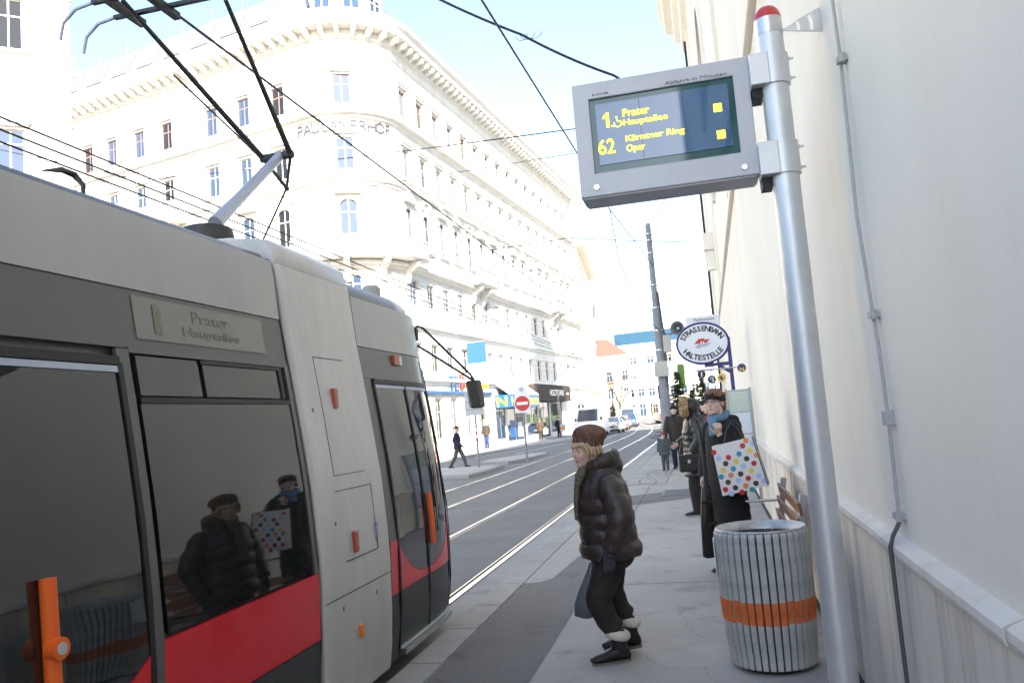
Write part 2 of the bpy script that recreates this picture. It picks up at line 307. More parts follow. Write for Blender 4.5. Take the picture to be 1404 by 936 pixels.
def seam(pts, w=.012, nm='pavement_joint'):
    m = MB()
    for (x0, y0), (x1, y1) in zip(pts, pts[1:]):
        d = Vector((x1 - x0, y1 - y0, 0)); q = Vector((-d.y, d.x, 0)).normalized() * w / 2; a = Vector((x0, y0, .007)); b = Vector((x1, y1, .007)); m.quad(a - q, b - q, b + q, a + q)
    m.build(nm, 'joint', pav)
def wob(x0, x1, y, k=6, a=.03): return [(x0 + (x1 - x0) * i / k, y + random.uniform(-a, a)) for i in range(k + 1)]
seam(wob(-1.19, .62, 7.75)); seam(wob(-1.1, .62, 10.9)); seam(wob(-1.4, .6, 13.4)); seam(wob(-1.8, .6, 17.6)); seam(wob(-1.8, .6, 20.3)); seam(wob(-1.87, .3, 24))
seam([(-1.2, 9.3), (-1.22, 13.4), (-1.24, 17.6)]); seam([(-1.19, 17.6), (-1.0, 20.3)])
# dark repair strip across the platform and old stone setts by the child
m = MB(); m.quad((-1.84, 13.9, .0045), (.0, 15.2, .0045), (.0, 16.9, .0045), (-1.84, 15.6, .0045)); tag(m.build('asphalt_patch', 'asphalt_dark'), kind='structure')
random.seed(3)
for r in range(7):
    y0 = 18.2 + r * .62; x = -1.84
    while x < -.95:
        wx = random.uniform(.28, .5); m = MB(); m.box(x + .012, min(x + wx, -.9) - .012, y0 + .015, y0 + .6, -.03, .008 + random.uniform(0, .008)); m.build('paving_stone', 'granite', pav); x += wx
# drain grate
g = empty('drain_grate', (-.6, 16.0, .0), 0, 'grey cast iron drain grate set into the platform paving', 'drain grate')
m = MB(); m.box(-.27, .27, -.5, .5, .001, .006); m.build('pit', 'dark', g)
m = MB()
for a, b, c, d in ((-.29, .29, -.52, -.47), (-.29, .29, .47, .52), (-.29, -.25, -.47, .47), (.25, .29, -.47, .47)): m.box(a, b, c, d, .001, .018)
m.build('rim', 'grate', g)
for i in range(11):
    m = MB(); m.box(-.25, .25, -.45 + i * .085, -.41 + i * .085, .004, .016); m.build('grate_bar', 'grate', g)
# far-side pavement, islands, markings
def slab(name, pts, z1, m_, kind='structure', label=None, kerb=True):
    m = MB(); m.prism(pts, lambda u, v, d: (u, v, d), RZ - .1, z1); o = m.build(name, m_)
    tag(o, kind=kind); return o
SW = [(-13.6, 36.5), (-13.1, 40.0), (-11.6, 50), (-10.1, 60.1), (-9.9, 75), (-10.6, 90), (-13, 120), (-19, 160), (-40, 160), (-30, 120), (-16, 100), (-60, 75), (-60, 47.5), (-20, 38)]
fs_ = slab('sidewalk', SW, -.0, 'pavement')
for a, b in zip(SW[:7], SW[1:8]):
    a, b = Vector((*a, 0)), Vector((*b, 0)); n = max(1, int((b - a).length / 2)); d = (b - a).normalized(); q = Vector((d.y, -d.x, 0))
    for i in range(n):
        p0 = a.lerp(b, i / n) + d * .02; p1 = a.lerp(b, (i + 1) / n) - d * .02; c = (p0 + p1) / 2 - q * .1; m = MB(); m.obox((c.x, c.y, -.06), q * .16, (p1 - p0) / 2, (0, 0, .067)); m.build('kerb_stone', 'granite', fs_)
def island(pts, lab):
    e = empty('traffic_island', (*pts[0], RZ), 0, lab, 'traffic island'); o = pts[0]
    q = [(x - o[0], y - o[1]) for x, y in pts]; cx = sum(p[0] for p in q) / len(q); cy = sum(p[1] for p in q) / len(q)
    m = MB(); m.prism(q, lambda u, v, d: (u, v, d), -.05, .13); m.build('kerb', 'granite', e, bevel=.02)
    m = MB(); m.quad(*[(cx + (x - cx) * .86, cy + (y - cy) * .93, .134) for x, y in q]); m.build('top', 'pavement', e)
island([(-9.6, 34.0), (-8.1, 33.3), (-7.62, 34.6), (-7.5, 38.5), (-7.75, 40.3), (-8.6, 40.0), (-9.7, 36)], 'low kerbed traffic island with the no entry sign on it')
island([(-11.5, 27.3), (-7.7, 26.0), (-7.55, 27.5), (-7.65, 30.6), (-8.3, 31.2), (-11.6, 30.5)], 'low kerbed traffic island under the sign post with red and white bands')
for pts in ([(-12.2, 42.5), (-10.9, 51.5)], [(-10.2, 44), (-9.4, 56)]):
    m = MB(); a, b = [Vector((*p, RZ + .008)) for p in pts]; q = Vector((.07, -.01, 0)); m.quad(a - q, b - q, b + q, a + q); tag(m.build('lane_marking', 'paint_white'), kind='structure')
for i in range(5):
    m = MB(); x = -13 + i * .95; m.quad((x, 30.6, RZ + .008), (x + .5, 30.4, RZ + .008), (x + .5, 33.4, RZ + .008), (x, 33.6, RZ + .008)); tag(m.build('crossing_stripe', 'paint_white'), kind='structure')
# ================================================================== CHURCH (right-hand wall)
ch = empty('church', (.735, 3, 0), -math.atan(.0092), 'tall cream plastered church wall with stone base running along the tram stop', 'church')
Y0, Y1, ZT = -34.0, 33.2, 18.6
WIN = [17.3, 4.0, -9.3, -22.6]; HW, SILL, SPR = 1.5, 7.0, 10.0
m = MB(); prev = Y0
for c in sorted(WIN):
    m.box(0, 1.2, prev, c - HW, -.15, ZT); m.box(0, 1.2, c - HW, c + HW, -.15, SILL); prev = c + HW
    arc = [(c + HW * math.cos(t), SPR + HW * math.sin(t)) for t in [math.pi * i / 16 for i in range(17)]]
    for (u0, v0), (u1, v1) in zip(arc, arc[1:]): m.prism([(u0, v0), (u0, ZT), (u1, ZT), (u1, v1)], lambda u, v, d: (d, u, v), 0, 1.2)
    m.quad(*[(.45, u, v) for u, v in arc + [(c - HW, SILL), (c + HW, SILL)]])
m.box(0, 1.2, prev, Y1, -.15, ZT); m.box(1.2, 19, Y1 - 1, Y1, -.15, ZT); m.box(18, 19, Y0, Y1 - 1, -.15, ZT)
m.build('wall', 'church_plaster', ch)
for c in WIN:
    m = MB()
    arc = [(math.cos(t), math.sin(t)) for t in [math.pi * i / 20 for i in range(21)]]
    pts = [(c + HW, SILL)] + [(c + HW * a, SPR + HW * b) for a, b in arc] + [(c - HW, SILL)]; po = [(c + (HW + .35), SILL)] + [(c + (HW + .35) * a, SPR + (HW + .35) * b) for a, b in arc] + [(c - HW - .35, SILL)]
    for i in range(len(pts) - 1): m.prism([pts[i], po[i], po[i + 1], pts[i + 1]], lambda u, v, d: (d, u, v), -.08, .002)
    m.build('window_surround', 'church_plaster', ch)
    wn = MB()
    for k in range(5): wn.box(.36, .4, c - HW + .2 + k * .65, c - HW + .26 + k * .65, SILL, SPR + math.sqrt(max(0.05, HW ** 2 - (-HW + .23 + k * .65) ** 2)) - .02)
    for k in range(6): wn.box(.365, .395, c - HW + .05, c + HW - .05, SILL + .3 + k * .6, SILL + .35 + k * .6)
    o = wn.build('window', 'win_brown', ch)
    m = MB(); m.quad(*[(.43, u * .999 + c * .001, v) for u, v in pts]); m.build('pane', 'win_glass', o)
m = MB(); m.box(-.07, .01, Y0, Y1 - 1.6, 4.86, 5.0); m.box(-.04, .01, Y0, Y1 - 1.6, 5.0, 5.1); m.build('string_course', 'church_plaster', ch, bevel=.015)
for q in ((-.1, .01, Y1 - 1.55, Y1 + .001, 1.05, ZT), (-.06, .012, 21.5, 22.6, 5.1, ZT), (-.06, .012, 10, 11.1, 5.1, ZT)): m = MB(); m.box(*q); m.build('pilaster', 'church_plaster', ch)
prof = [(0, 17.9), (-.25, 18.0), (-.3, 18.4), (-.55, 18.55), (-.6, 18.9), (-.95, 19.05), (-1.0, 19.45), (-1.2, 19.6), (-1.2, 19.95), (1.2, 20.2), (1.2, 17.9)]
m = MB(); m.prism(prof, lambda u, v, d: (u, d, v), Y0, Y1 + 1.1); m.build('cornice', 'church_plaster', ch)
m = MB(); m.prism([(-.9, 20.1), (9.5, 27.5), (19.9, 20.1)], lambda u, v, d: (u, d, v), Y0, Y1 + .4); m.build('roof', 'roof_tile', ch)
# ridge turret with onion spire
tb = MB(); tb.box(3.7, 6.7, 18.2, 21.2, 20, 36); tb.build('turret', 'church_plaster', ch)
m = MB(); m.lathe([(2.1, 36), (2.2, 36.4), (1.4, 38), (2.0, 39.5), (1.7, 41), (.7, 42.4), (.25, 44), (.1, 47.5), (.02, 48.2)], (5.2, 19.7, 0), 16); m.build('turret_roof', 'roof_metal', ch, smooth=50)
m = MB(); m.tube([(-.14, Y1 - .1, .3), (-.14, Y1 - .1, 18)], .06, 8); m.build('downpipe', 'dark', ch)
# stone base: slabs and coping, each a piece
random.seed(5); y = -9.0; edges = []
for t in (4.6, 3.75, 2.9): edges.append(t - 3)
y = -.1
while y > -9: edges.append(y); y -= random.uniform(.8, .95)
y = 1.6 + .85
while y < Y1 - 1.6: edges.append(y); y += random.uniform(.82, .98)
edges = sorted(edges)
for a, b in zip(edges, edges[1:]):
    d = random.uniform(-.003, .003); m = MB(); m.box(-.032 + d, .0, a + .008, b - .008, -.1, .93); o = m.build('wainscot_slab', 'wainscot', ch, bevel=.004)
m = MB(); m.box(-.022, -.001, edges[0], edges[-1], -.1, .925); m.build('mortar', 'joint', ch)
y = -9.0
while y < Y1 - 2:
    L = random.uniform(1.5, 1.9); m = MB(); d = random.uniform(-.004, .004)
    m.prism([(0.0, .931), (-.05 + d, .931), (-.056 + d, .95), (-.054 + d, .975), (-.04 + d, .985), (0, 1.0)], lambda u, v, q: (u, q, v), y + .004, min(y + L, Y1 - 1.6) - .004); m.build('coping_stone', 'coping', ch); y += L
# dirt strip at foot
m = MB(); m.box(-.07, -.032, -9, Y1 - 1.6, .001, .012); m.build('gutter_dirt', 'joint', ch)
# span-wire anchor
m = MB(); m.box(-.35, .0, 25.6, 26.1, 7.0, 7.6); m.box(-.28, 0, 25.7, 26.0, 6.3, 7.0); m.build('wire_anchor', 'church_plaster', ch, bevel=.02)
# cable on the wall
cb = empty('wall_cable', (.737, 3.52, .02), -math.atan(.0092), 'thin grey cable clipped up the cream wall into a dark conduit', 'cable')
m = MB(); m.tube([(-.02, .0, 1.04), (-.018, -.02, 1.45), (-.02, -.015, 1.75), (-.018, .03, 1.9), (-.03, .04, 2.3), (-.02, .03, 3.0), (-.025, .04, 3.6), (-.02, .03, 6), (-.02, .0, 9)], .0075, 6); m.build('cable', 'cable_grey', cb, smooth=60)
m = MB(); m.tube([(-.062, .02, -.02), (-.063, .015, .5), (-.064, .01, .95), (-.05, .005, .995), (-.02, .0, 1.05)], .0085, 8); m.build('conduit', 'cable_dark', cb, smooth=60)
for z in (1.07, 1.88, 2.97, 4.2, 5.6):
    m = MB(); m.box(-.035, .005, -.005, .05, z - .012, z + .012); m.lathe([(.014, -.02), (.014, .02)], (-.02, .0, z), 8); m.build('clip', 'cable_grey', cb)
m = MB(); m.box(-.035, .004, -.035, .02, 1.43, 1.49); m.build('junction_box', 'cable_grey', cb, bevel=.004)
# ================================================================== DEPARTURE DISPLAY
PX, PY = .50, 4.0
ds = empty('departure_display', (PX, PY, 0), 0, 'silver pole with a big tram departure display in yellow letters and a red cap', 'departure display')
O = (PX, PY, 0)
m = MB(); m.lathe([(.0645, 0), (.0645, 3.36)], O, 40); m.build('pole', 'alu', ds, smooth=40, off=O)
m = MB(); m.lathe([(.09, 0), (.09, .02), (.07, .03)], O, 30); m.build('base_flange', 'alu', ds, smooth=40, off=O)
m = MB(); m.lathe([(.066, 3.345), (.066, 3.425)], O, 36); m.build('collar', 'steel', ds, smooth=40, off=O)
m = MB(); m.lathe([(.066, 3.425), (.064, 3.44), (.056, 3.465), (.04, 3.485), (.015, 3.494), (.001, 3.495)], O, 36); m.build('cap', 'red_cap', ds, smooth=60, off=O)
X0, X1, Z0, Z1, YF, YB = -.486, .386, 2.676, 3.268, 4.0, 4.21
A0, A1, B0, B1 = -.404, .309, 2.795, 3.181
hb = MB(); q4 = lambda x0, x1, z0, z1, y: [(x0, y, z0), (x1, y, z0), (x1, y, z1), (x0, y, z1)]
hb.v = q4(X0, X1, Z0, Z1, YF) + q4(A0, A1, B0, B1, YF) + q4(A0, A1, B0, B1, YF + .03) + q4(X0, X1, Z0, Z1, YB)
for i in range(4):
    j = (i + 1) % 4; hb.face((i, j, 4 + j, 4 + i)); hb.face((4 + i, 4 + j, 8 + j, 8 + i)); hb.face((i, 12 + i, 12 + j, j))
hb.face((8, 9, 10, 11)); hb.face((15, 14, 13, 12))
hs = hb.build('housing', 'alu_box', ds, off=O, bevel=.005)
m = MB(); m.box(X0 + .012, X1 - .012, YF + .012, YB + .004, Z0 - .006, Z0 + .01); m.build('bottom_lip', 'alu_box', hs, off=O)
m = MB(); m.box(A0, A1, YF + .014, YF + .028, B0, B1); sc = m.build('screen', 'screen_border', hs, off=O)
m = MB(); m.box(-.376, .279, YF + .009, YF + .0135, 2.835, 3.152); m.build('display_panel', 'screen', hs, off=O)
for x in (-.155, .06):
    m = MB(); m.box(x - .0008, x + .0008, YF + .0082, YF + .0088, 2.836, 3.151); m.build('panel_joint', 'dark', hs, off=O)
def cp(u, v): return (780 + u / 4.011, 70 + v / 4.011)
def put(body, u0, v0, u1, v1, mt, y, par, nm='lettering', off=0.0, shear=0):
    """fit a line of lettering between bottom-left (u0,v0) and top-right (u1,v1) of the enlarged view"""
    a = ony(*cp(u0, v0), y); b = ony(*cp(u1, v1), y)
    return text(nm, body, .1, mt, par, frame((a.x - PX, y - PY, a.z), (1, 0, 0), (0, 0, 1)), fit=(b.x - a.x, b.z - a.z), offset=off, shear=shear)
yl = YF + .0075
c = ony(*cp(212, 422), yl)
m = MB(); m.prism([(c.x - .004, c.z), (c.x + .012, c.z), (c.x + .012, c.z + .078), (c.x, c.z + .078), (c.x - .02, c.z + .058), (c.x - .02, c.z + .045), (c.x - .004, c.z + .054)], lambda u, v, d: (u, d, v), yl - .001, yl); m.build('lettering', 'led', hs, off=O); put('62', 166, 574, 250, 478, 'led', yl, hs, off=.0012)
put('Prater', 296, 364, 440, 298, 'led', yl, hs, off=.0022); put('Hauptallee', 302, 420, 540, 340, 'led', yl, hs, off=.0022)
put('Kärntner Ring', 314, 508, 634, 416, 'led', yl, hs, off=.0022); put('Oper', 320, 566, 417, 502, 'led', yl, hs, off=.0022)
for u, v in ((818, 312), (838, 459)):
    c = ony(*cp(u, v), yl); m = MB(); m.box(c.x - .02, c.x + .02, yl - .001, yl, c.z - .021, c.z + .021); m.build('boarding_mark', 'led', hs, off=O)
# wheelchair pictogram
c = ony(*cp(268, 392), yl); m = MB()
m.tube([(c.x + .018 * math.cos(t), yl, c.z - .006 + .018 * math.sin(t)) for t in [math.radians(a) for a in range(-200, 60, 20)]], .003, 5); m.tube([(c.x - .004, yl, c.z + .02), (c.x + .002, yl, c.z + .002), (c.x + .016, yl, c.z + .002), (c.x + .024, yl, c.z - .016)], .003, 5); m.ell((c.x - .005, yl, c.z + .028), (.005, .003, .005), 8, 6); m.tube([(c.x - .02, yl, c.z - .02), (c.x - .034, yl, c.z - .012)], .003, 5)
m.build('wheelchair_symbol', 'led', hs, off=O)
put('Linie', 128, 248, 214, 222, 'ink', YF - .001, hs); put('Abfahrt in Minuten', 526, 190, 866, 112, 'ink', YF - .001, hs)
for u, v in ((153, 750), (967, 638)):
    c = ony(*cp(u, v), YF); m = MB(); m.rings([[(c.x + r * math.cos(t), yy, c.z + r * math.sin(t)) for t in [2 * math.pi * j / 18 for j in range(18)]] for r, yy in ((.017, YF), (.017, YF - .003), (.014, YF - .006), (.006, YF - .006), (.006, YF - .003))]); m.build('screw', 'bolt', hs, off=O)
for z0, z1 in ((3.09, 3.245), (2.648, 2.808)):
    br = MB(); br.box(.384, .475, 3.925, 4.06, z0, z1); o = br.build('bracket', 'alu', ds, off=O, bevel=.004)
    m = MB(); m.lathe([(.075, z0 + .002), (.075, z1 - .002)], O, 36); m.build('clamp', 'alu', o, smooth=40, off=O)
    m = MB(); m.box(.39, .44, 3.98, 4.1, z0 - .045, z0 + .01); m.build('cable_entry', 'dark', o, off=O)
    for dz in (.03, z1 - z0 - .03):
        for yy in (3.96,):
            m = MB(); m.tube([(.56, yy + .03, z0 + dz), (.58, yy + .03, z0 + dz), (.581, yy + .03, z0 + dz), (.596, yy + .03, z0 + dz)], [.01, .01, .006, .006], 6); m.build('bolt', 'bolt', o, off=O)
# slotted bracket plate to the wall
def fan(r0, r1, a0, a1, k=8): return [(.555 + r0 * math.cos(a0), 3.365 + r0 * math.sin(a0))] + [(.555 + r1 * math.cos(a0 + (a1 - a0) * i / k), 3.365 + r1 * math.sin(a0 + (a1 - a0) * i / k)) for i in range(k + 1)] + [(.555 + r0 * math.cos(a1), 3.365 + r0 * math.sin(a1))]
m = MB()
A, B = math.radians(-12), math.radians(24)
for r0, r1 in ((0.0, .075), (.09, .135), (.15, .205)):
    arc0 = [(.555 + r0 * math.cos(A + (B - A) * i / 8), 3.365 + r0 * math.sin(A + (B - A) * i / 8)) for i in range(9)]; arc1 = [(.555 + r1 * math.cos(A + (B - A) * i / 8), 3.365 + r1 * math.sin(A + (B - A) * i / 8)) for i in range(9)]
    for i in range(8): m.prism([arc0[i], arc1[i], arc1[i + 1], arc0[i + 1]], lambda u, v, d: (u, d, v), 3.997, 4.003)
for a in (A, B - .04): m.prism([(.555 + r * math.cos(t), 3.365 + r * math.sin(t)) for r, t in ((.07, a), (.155, a), (.155, a + .06), (.07, a + .06))], lambda u, v, d: (u, d, v), 3.9972, 4.0028)
m.build('bracket_plate', 'steel', ds, off=O)
m = MB(); m.box(.745, .775, 3.9, 4.1, 3.33, 3.48); m.build('wall_plate', 'steel', ds, off=O)
# ================================================================== LITTER BIN
BX, BY = .275, 5.3
bn = empty('litter_bin', (BX, BY, 0), 0, 'round slatted grey litter bin with an orange band beside the silver pole', 'litter bin')
NS = 38; R0, R1, HB = .252, .282, .815
def rad(z): return R0 + (R1 - R0) * (z / HB) + .012 * math.sin(math.pi * z / HB)
wd = 2 * math.pi * R0 / NS * .74
sm = MB()
zs = [.03, .2, .4, .6, .75, .8, HB]
out = []
for z in zs:
    r = rad(z) - (.012 if z >= HB else 0); k = wd / 2 * (rad(z) / R0); out.append([(r - .012, -k, z), (r, -k, z), (r, k, z), (r - .012, k, z)])
sm.rings(out); slat = sm.mesh('slat', 'bin_grey')
bm_ = MB(); out = []
for z in (.292, .355, .42): r = rad(z); k = wd / 2 * (r / R0) * 1.01; out.append([(r - .002, -k, z), (r + .0022, -k, z), (r + .0022, k, z), (r - .002, k, z)])
bm_.rings(out); band = bm_.mesh('orange_band', 'bin_orange')
for i in range(NS):
    a = 2 * math.pi * i / NS; s_ = inst('slat', slat, bn, rz=a); b2 = inst('orange_band', band, s_)
    if i % 7 == 3: b2.location.z = .008
m = MB(); m.lathe([(rad(.05) - .03, .05), (rad(.4) - .03, .4), (rad(.76) - .03, .76)], (0, 0, 0), 40, cap=False); m.build('liner', 'bin_liner', bn, smooth=40)
for z in (.06, .36, .74):
    m = MB(); r = rad(z) - .0125; m.lathe([(r, z - .012), (r, z + .012), (r - .004, z + .012), (r - .004, z - .012), (r, z - .012)], (0, 0, 0), 40, cap=False); m.build('hoop', 'bin_liner', bn, smooth=30)
m = MB(); m.lathe([(.262, .795), (.273, .82), (.266, .829), (.225, .806), (.21, .792), (.207, .78), (.218, .785), (.255, .79)], (0, 0, 0), 44, cap=False); m.build('rim', 'bin_rim', bn, smooth=50)
m = MB(); m.lathe([(.2, 0), (.235, .02), (.245, .04)], (0, 0, 0), 36); m.build('base', 'dark', bn)
m = MB(); m.box(-.29, -.283, -.06, .07, .55, .76); o = m.build('notice', 'paper_white', bn)
# ================================================================== BENCH
be = empty('bench', (.36, 7.2, 0), 0, 'bench with brown wooden slats and grey metal frame against the wall', 'bench')
for y in (-.75, .75):
    m = MB(); m.bar((.24, y, 0), (.24, y, .43), .05, .05); m.bar((-.2, y, 0), (-.2, y, .43), .05, .05); m.bar((-.22, y, .43), (.26, y, .43), .05, .05); m.bar((.24, y, .43), (.31, y, .88), .05, .06, (0, 1, 0)); m.build('side_frame', 'bench_grey', be, bevel=.006)
    m = MB(); m.tube([(-.2, y, .43), (-.22, y, .6), (-.2, y, .66), (-.14, y, .68), (.24, y, .68)], .013, 8); m.build('armrest', 'steel', be, smooth=60)
for i, z in enumerate((.55, .665, .78)):
    m = MB(); m.obox((.235 + i * .018, 0, z), (.011, 0, .002), (0, .84, 0), (-.008, 0, .047)); m.build('backrest_slat', 'bench_wood', be, bevel=.006)
for i in range(4):
    m = MB(); m.box(-.21 + i * .11, -.11 + i * .11, -.84, .84, .455, .48); m.build('seat_slat', 'bench_wood', be, bevel=.006)
# ================================================================== TRAM AT THE STOP
TC = -3.32; O = (TC, 4.0, RZ)
tr = empty('tram', O, 0, 'large grey and red low floor tram passing the stop platform', 'tram')
PR = [(.06, -2.17), (.3, -2.135), (.85, -2.12), (1.3, -2.15), (1.7, -2.2), (2.05, -2.25), (2.27, -2.28), (2.5, -2.30), (2.6, -2.315), (2.66, -2.36), (2.71, -2.48), (2.76, -2.8), (2.79, TC)]
def sx(z):
    for (a, xa), (b, xb) in zip(PR, PR[1:]):
        if z <= b: return xa + (xb - xa) * max(0, (z - a) / (b - a))
    return TC
def tp(Y, z=1): return 0 if Y < 6.15 else (Y - 6.15) ** 2 * .3 + max(0, Y - 6.6) * max(0, z - .9) * .12
def pan(name, mt, y0, y1, z0, z1, proud=.006, th=.02, par=None, ny=1, nz=6, side=1, bevel=0, smooth=30):
    """curved body panel on the tram's side; z0/z1 may be functions of Y"""
    f0 = z0 if callable(z0) else (lambda y: z0); f1 = z1 if callable(z1) else (lambda y: z1); m = MB(); rows = []
    for i in range(ny + 1):
        y = y0 + (y1 - y0) * i / ny; a, b = f0(y), f1(y); o = []; q = []
        for k in range(nz + 1):
            z = a + (b - a) * k / nz; x = sx(z) - tp(y, z) + proud; o.append((x, y, z)); q.append((x - th, y, z))
        rows.append(o + q[::-1])
    if side < 0: rows = [[(2 * TC - x, y, z) for x, y, z in r] for r in rows]
    m.rings(rows); return m.build(name, mt, par or tr, smooth=smooth, off=O, bevel=bevel)
# core shell
m = MB(); rings = []
st = [(-11, 1, 0), (-6, 1, 0), (0, 1, 0), (4, 1, 0), (5.2, 1, 0), (6.15, 1, 0), (6.5, None, 0), (6.8, None, 0), (7.0, None, 0), (7.25, .74, .02), (7.45, .55, .06), (7.58, .3, .12)]
zz = [.1, .3, .6, .85, 1.3, 1.7, 2.05, 2.27, 2.45, 2.53, 2.6, 2.66, 2.7]
for y, k, dz in st:
    r = []
    for z in zz:
        x = sx(z) - TC; x = (x - tp(y, z) if k is None else x * k) - .03; yy = y - (max(0, z - .85) * .28 * (max(0, y - 6.5)))
        r.append((TC + x, yy, z - dz * (z > 2)))
    rings.append(r + [(2 * TC - x, yy, z) for x, yy, z in r[::-1]])
m.rings(rings); m.build('body', 'tram_dark', tr, smooth=40, off=O)
m = MB(); m.box(TC - .8, TC + .8, -10, 6.4, -.1, .12); m.build('bogie_frame', 'dark', tr, off=O)
# rear section
for y0, y1 in ((-10.5, -4.6), (-4.5, 4.13)):
    pan('roof_fascia', 'tram_roofgrey', y0, y1, 2.262, 2.605, .012); pan('upper_band', 'tram_dark', y0, y1, 2.005, 2.258, .006)
    pan('skirt', 'tram_skirt', y0, y1, .07, .497, .006)
    for sd_ in (-1,):
        pan('side_panel', 'tram_grey', y0, y1, .9, 2.6, .01, side=-1); pan('red_band', 'tram_red', y0, y1, .3, .9, .012, side=-1)
pan('red_band', 'tram_red', 2.83, 4.13, .503, .852, .012); pan('red_band', 'tram_red', -4.5, .6, .503, .852, .012); pan('red_band', 'tram_red', -10.5, -4.6, .503, .852, .012)
# window block with hopper and destination panel
wf = pan('window', 'tram_glass', 2.86, 4.07, .87, 1.775, .008, nz=8)
pan('window_rail', 'seal', 2.86, 4.09, 1.778, 1.802, .014, par=wf); pan('window_rail', 'tram_dark', 2.83, 4.12, 1.985, 2.01, .014, par=wf)
pan('hopper_window', 'tram_glass_dim', 3.32, 4.0, 1.81, 1.975, .012, par=wf); pan('fixed_light', 'tram_glass_dim', 2.87, 3.29, 1.81, 1.975, .009, par=wf)
pan('hopper_edge', 'seal', 3.3, 4.03, 1.962, 1.98, .02, par=wf); pan('hopper_edge', 'seal', 4.0, 4.03, 1.81, 1.962, .02, par=wf)
pan('pillar', 'tram_dark', 2.76, 2.83, .3, 2.0, .012); pan('pillar', 'tram_dark', 4.09, 4.13, .855, 2.0, .012)
dp = pan('destination_panel', 'display_panel', 2.9, 3.92, 2.05, 2.235, .011)
for (y, z, wt, hh, tx) in ((3.02, 2.08, .05, .13, '1'), (3.3, 2.155, .3, .055, 'Prater'), (3.22, 2.075, .46, .055, 'Hauptallee')):
    x = sx(z) + .0135; text('lettering', tx, .1, 'display_led', dp, frame((x - O[0], y - O[1], z - O[2]), (0, 1, 0), (-.13, 0, 1)), fit=(wt, hh), extrude=.0003)
for y0 in (-3.4, -1.4, -8.5, -6.6): pan('window', 'tram_glass', y0, y0 + 1.8, .87, 1.98, .008)
# doors with rounded glass
def door(y0, y1, nm='door', pole=None):
    mid = (y0 + y1) / 2
    ub = lambda y: .56 + .27 * min(1, abs((y - mid) / ((y1 - y0) / 2))) ** 2.6
    d = pan(nm, 'tram_skirt', y0, y1, .13, .502, .012, ny=6)
    pan('red_panel', 'tram_red', y0, y1, .505, lambda y: ub(y) - .004, .014, ny=20, par=d, nz=3)
    pan('glass', 'tram_glass', y0, y1, ub, 1.93, .011, ny=20, par=d, nz=8)
    for y in (y0, mid, y1): pan('seal', 'seal', y - .014, y + .014, .12, 1.94, .02, par=d)
    pan('seal', 'seal', y0, y1, 1.93, 1.965, .022, par=d, ny=6); pan('door_rail', 'panto_arm', y0, y1, 1.9, 1.925, .018, par=d, ny=6)
    pan('sill', 'steel', y0 + .03, y1 - .03, .075, .115, .05, .06, par=d, ny=6); pan('threshold', 'alu', y0, y1, .12, .135, .03, .04, par=d, ny=6)
    return d
d1 = door(.64, 2.76); d2 = door(5.32, 6.52)
for (y, za, zb, par) in ((2.26, .3, 1.2, d1), (5.98, .72, 1.1, d2)):
    m = MB(); m.tube([(sx(z) - tp(y, z) + .035, y, z) for z in (za, (za + zb) / 2, zb)], .027 if par is d1 else .02, 10); m.build('grab_handle', 'handle_orange', par, smooth=50, off=O)
    if par is d1: m = MB(); m.tube([(sx(.98) + .03, y, .98), (sx(.98) + .07, y, .98)], .036, 16); m.build('door_button', 'handle_orange', par, smooth=40, off=O); m = MB(); m.tube([(sx(.98) + .06, y, .98), (sx(.98) + .074, y, .98)], .02, 16); m.build('button_face', 'alu', par, smooth=40, off=O)
# portal between the sections
po = pan('portal', 'tram_grey', 4.165, 5.135, .05, 2.6, .03, .07, nz=14, bevel=.02)
m = MB(); rows = []
for y in (4.165, 4.2, 5.1, 5.135):
    e = .015 if y in (4.165, 5.135) else 0; rows.append([(-2.30 - e, y, 2.57), (-2.285 - e, y, 2.6), (-2.3 - e, y, 2.69 - e), (-2.36, y, 2.75 - e), (-2.6, y, 2.79 - e), (TC, y, 2.82 - e), (TC, y, 2.6)])
m.rings(rows); m.build('portal_roof', 'tram_grey', tr, smooth=40, off=O)
pan('gaiter', 'seal', 4.13, 4.166, .06, 2.62, .0); pan('gaiter', 'seal', 5.134, 5.17, .06, 2.55, .0)
def seamp(y0, y1, z0, z1): pan('panel_seam', 'seal', y0, y1, z0, z1, .0315, .004, par=po)
seamp(4.17, 5.13, .672, .677); seamp(4.42, 4.87, 1.352, 1.356); seamp(4.42, 4.425, 1.357, 2.06); seamp(4.42, 4.84, 2.061, 2.066); seamp(4.4, 4.92, 1.262, 1.266); seamp(4.92, 4.924, .86, 1.26); seamp(4.45, 4.92, .855, .859)
for px, w_, h_, mt, X in (((461, 546), .055, .125, 'marker_red', -2.17), ((485.5, 742), .055, .125, 'marker_red', -2.1), ((494.5, 864), .04, .075, 'marker_orange', -2.1)):
    c = onx(*px, X); m = MB(); x = sx(c.z) + .03; m.box(x - .02, x + .02, c.y - w_ / 2, c.y + w_ / 2, c.z - h_ / 2, c.z + h_ / 2); m.build('marker_light', mt, po, off=O, bevel=.008)
c = onx(515, 728, -2.1); m = MB(); x = sx(c.z) + .033; m.rings([[(x, c.y + .03 * math.cos(t) * s, c.z + .06 * math.sin(t) * s) for t in [2 * math.pi * j / 20 for j in range(20)]] for s in (1, .75)], cap=False); m.build('pictogram', 'tram_blue', po, off=O)
for px in ((441, 561), (457, 718), (512, 811), (466, 834)):
    c = onx(*px, -2.12); m = MB(); x = sx(c.z) + .03; m.box(x - .01, x + .002, c.y - .008, c.y + .008, c.z - .012, c.z + .012); m.build('lock', 'tram_dark', po, off=O)
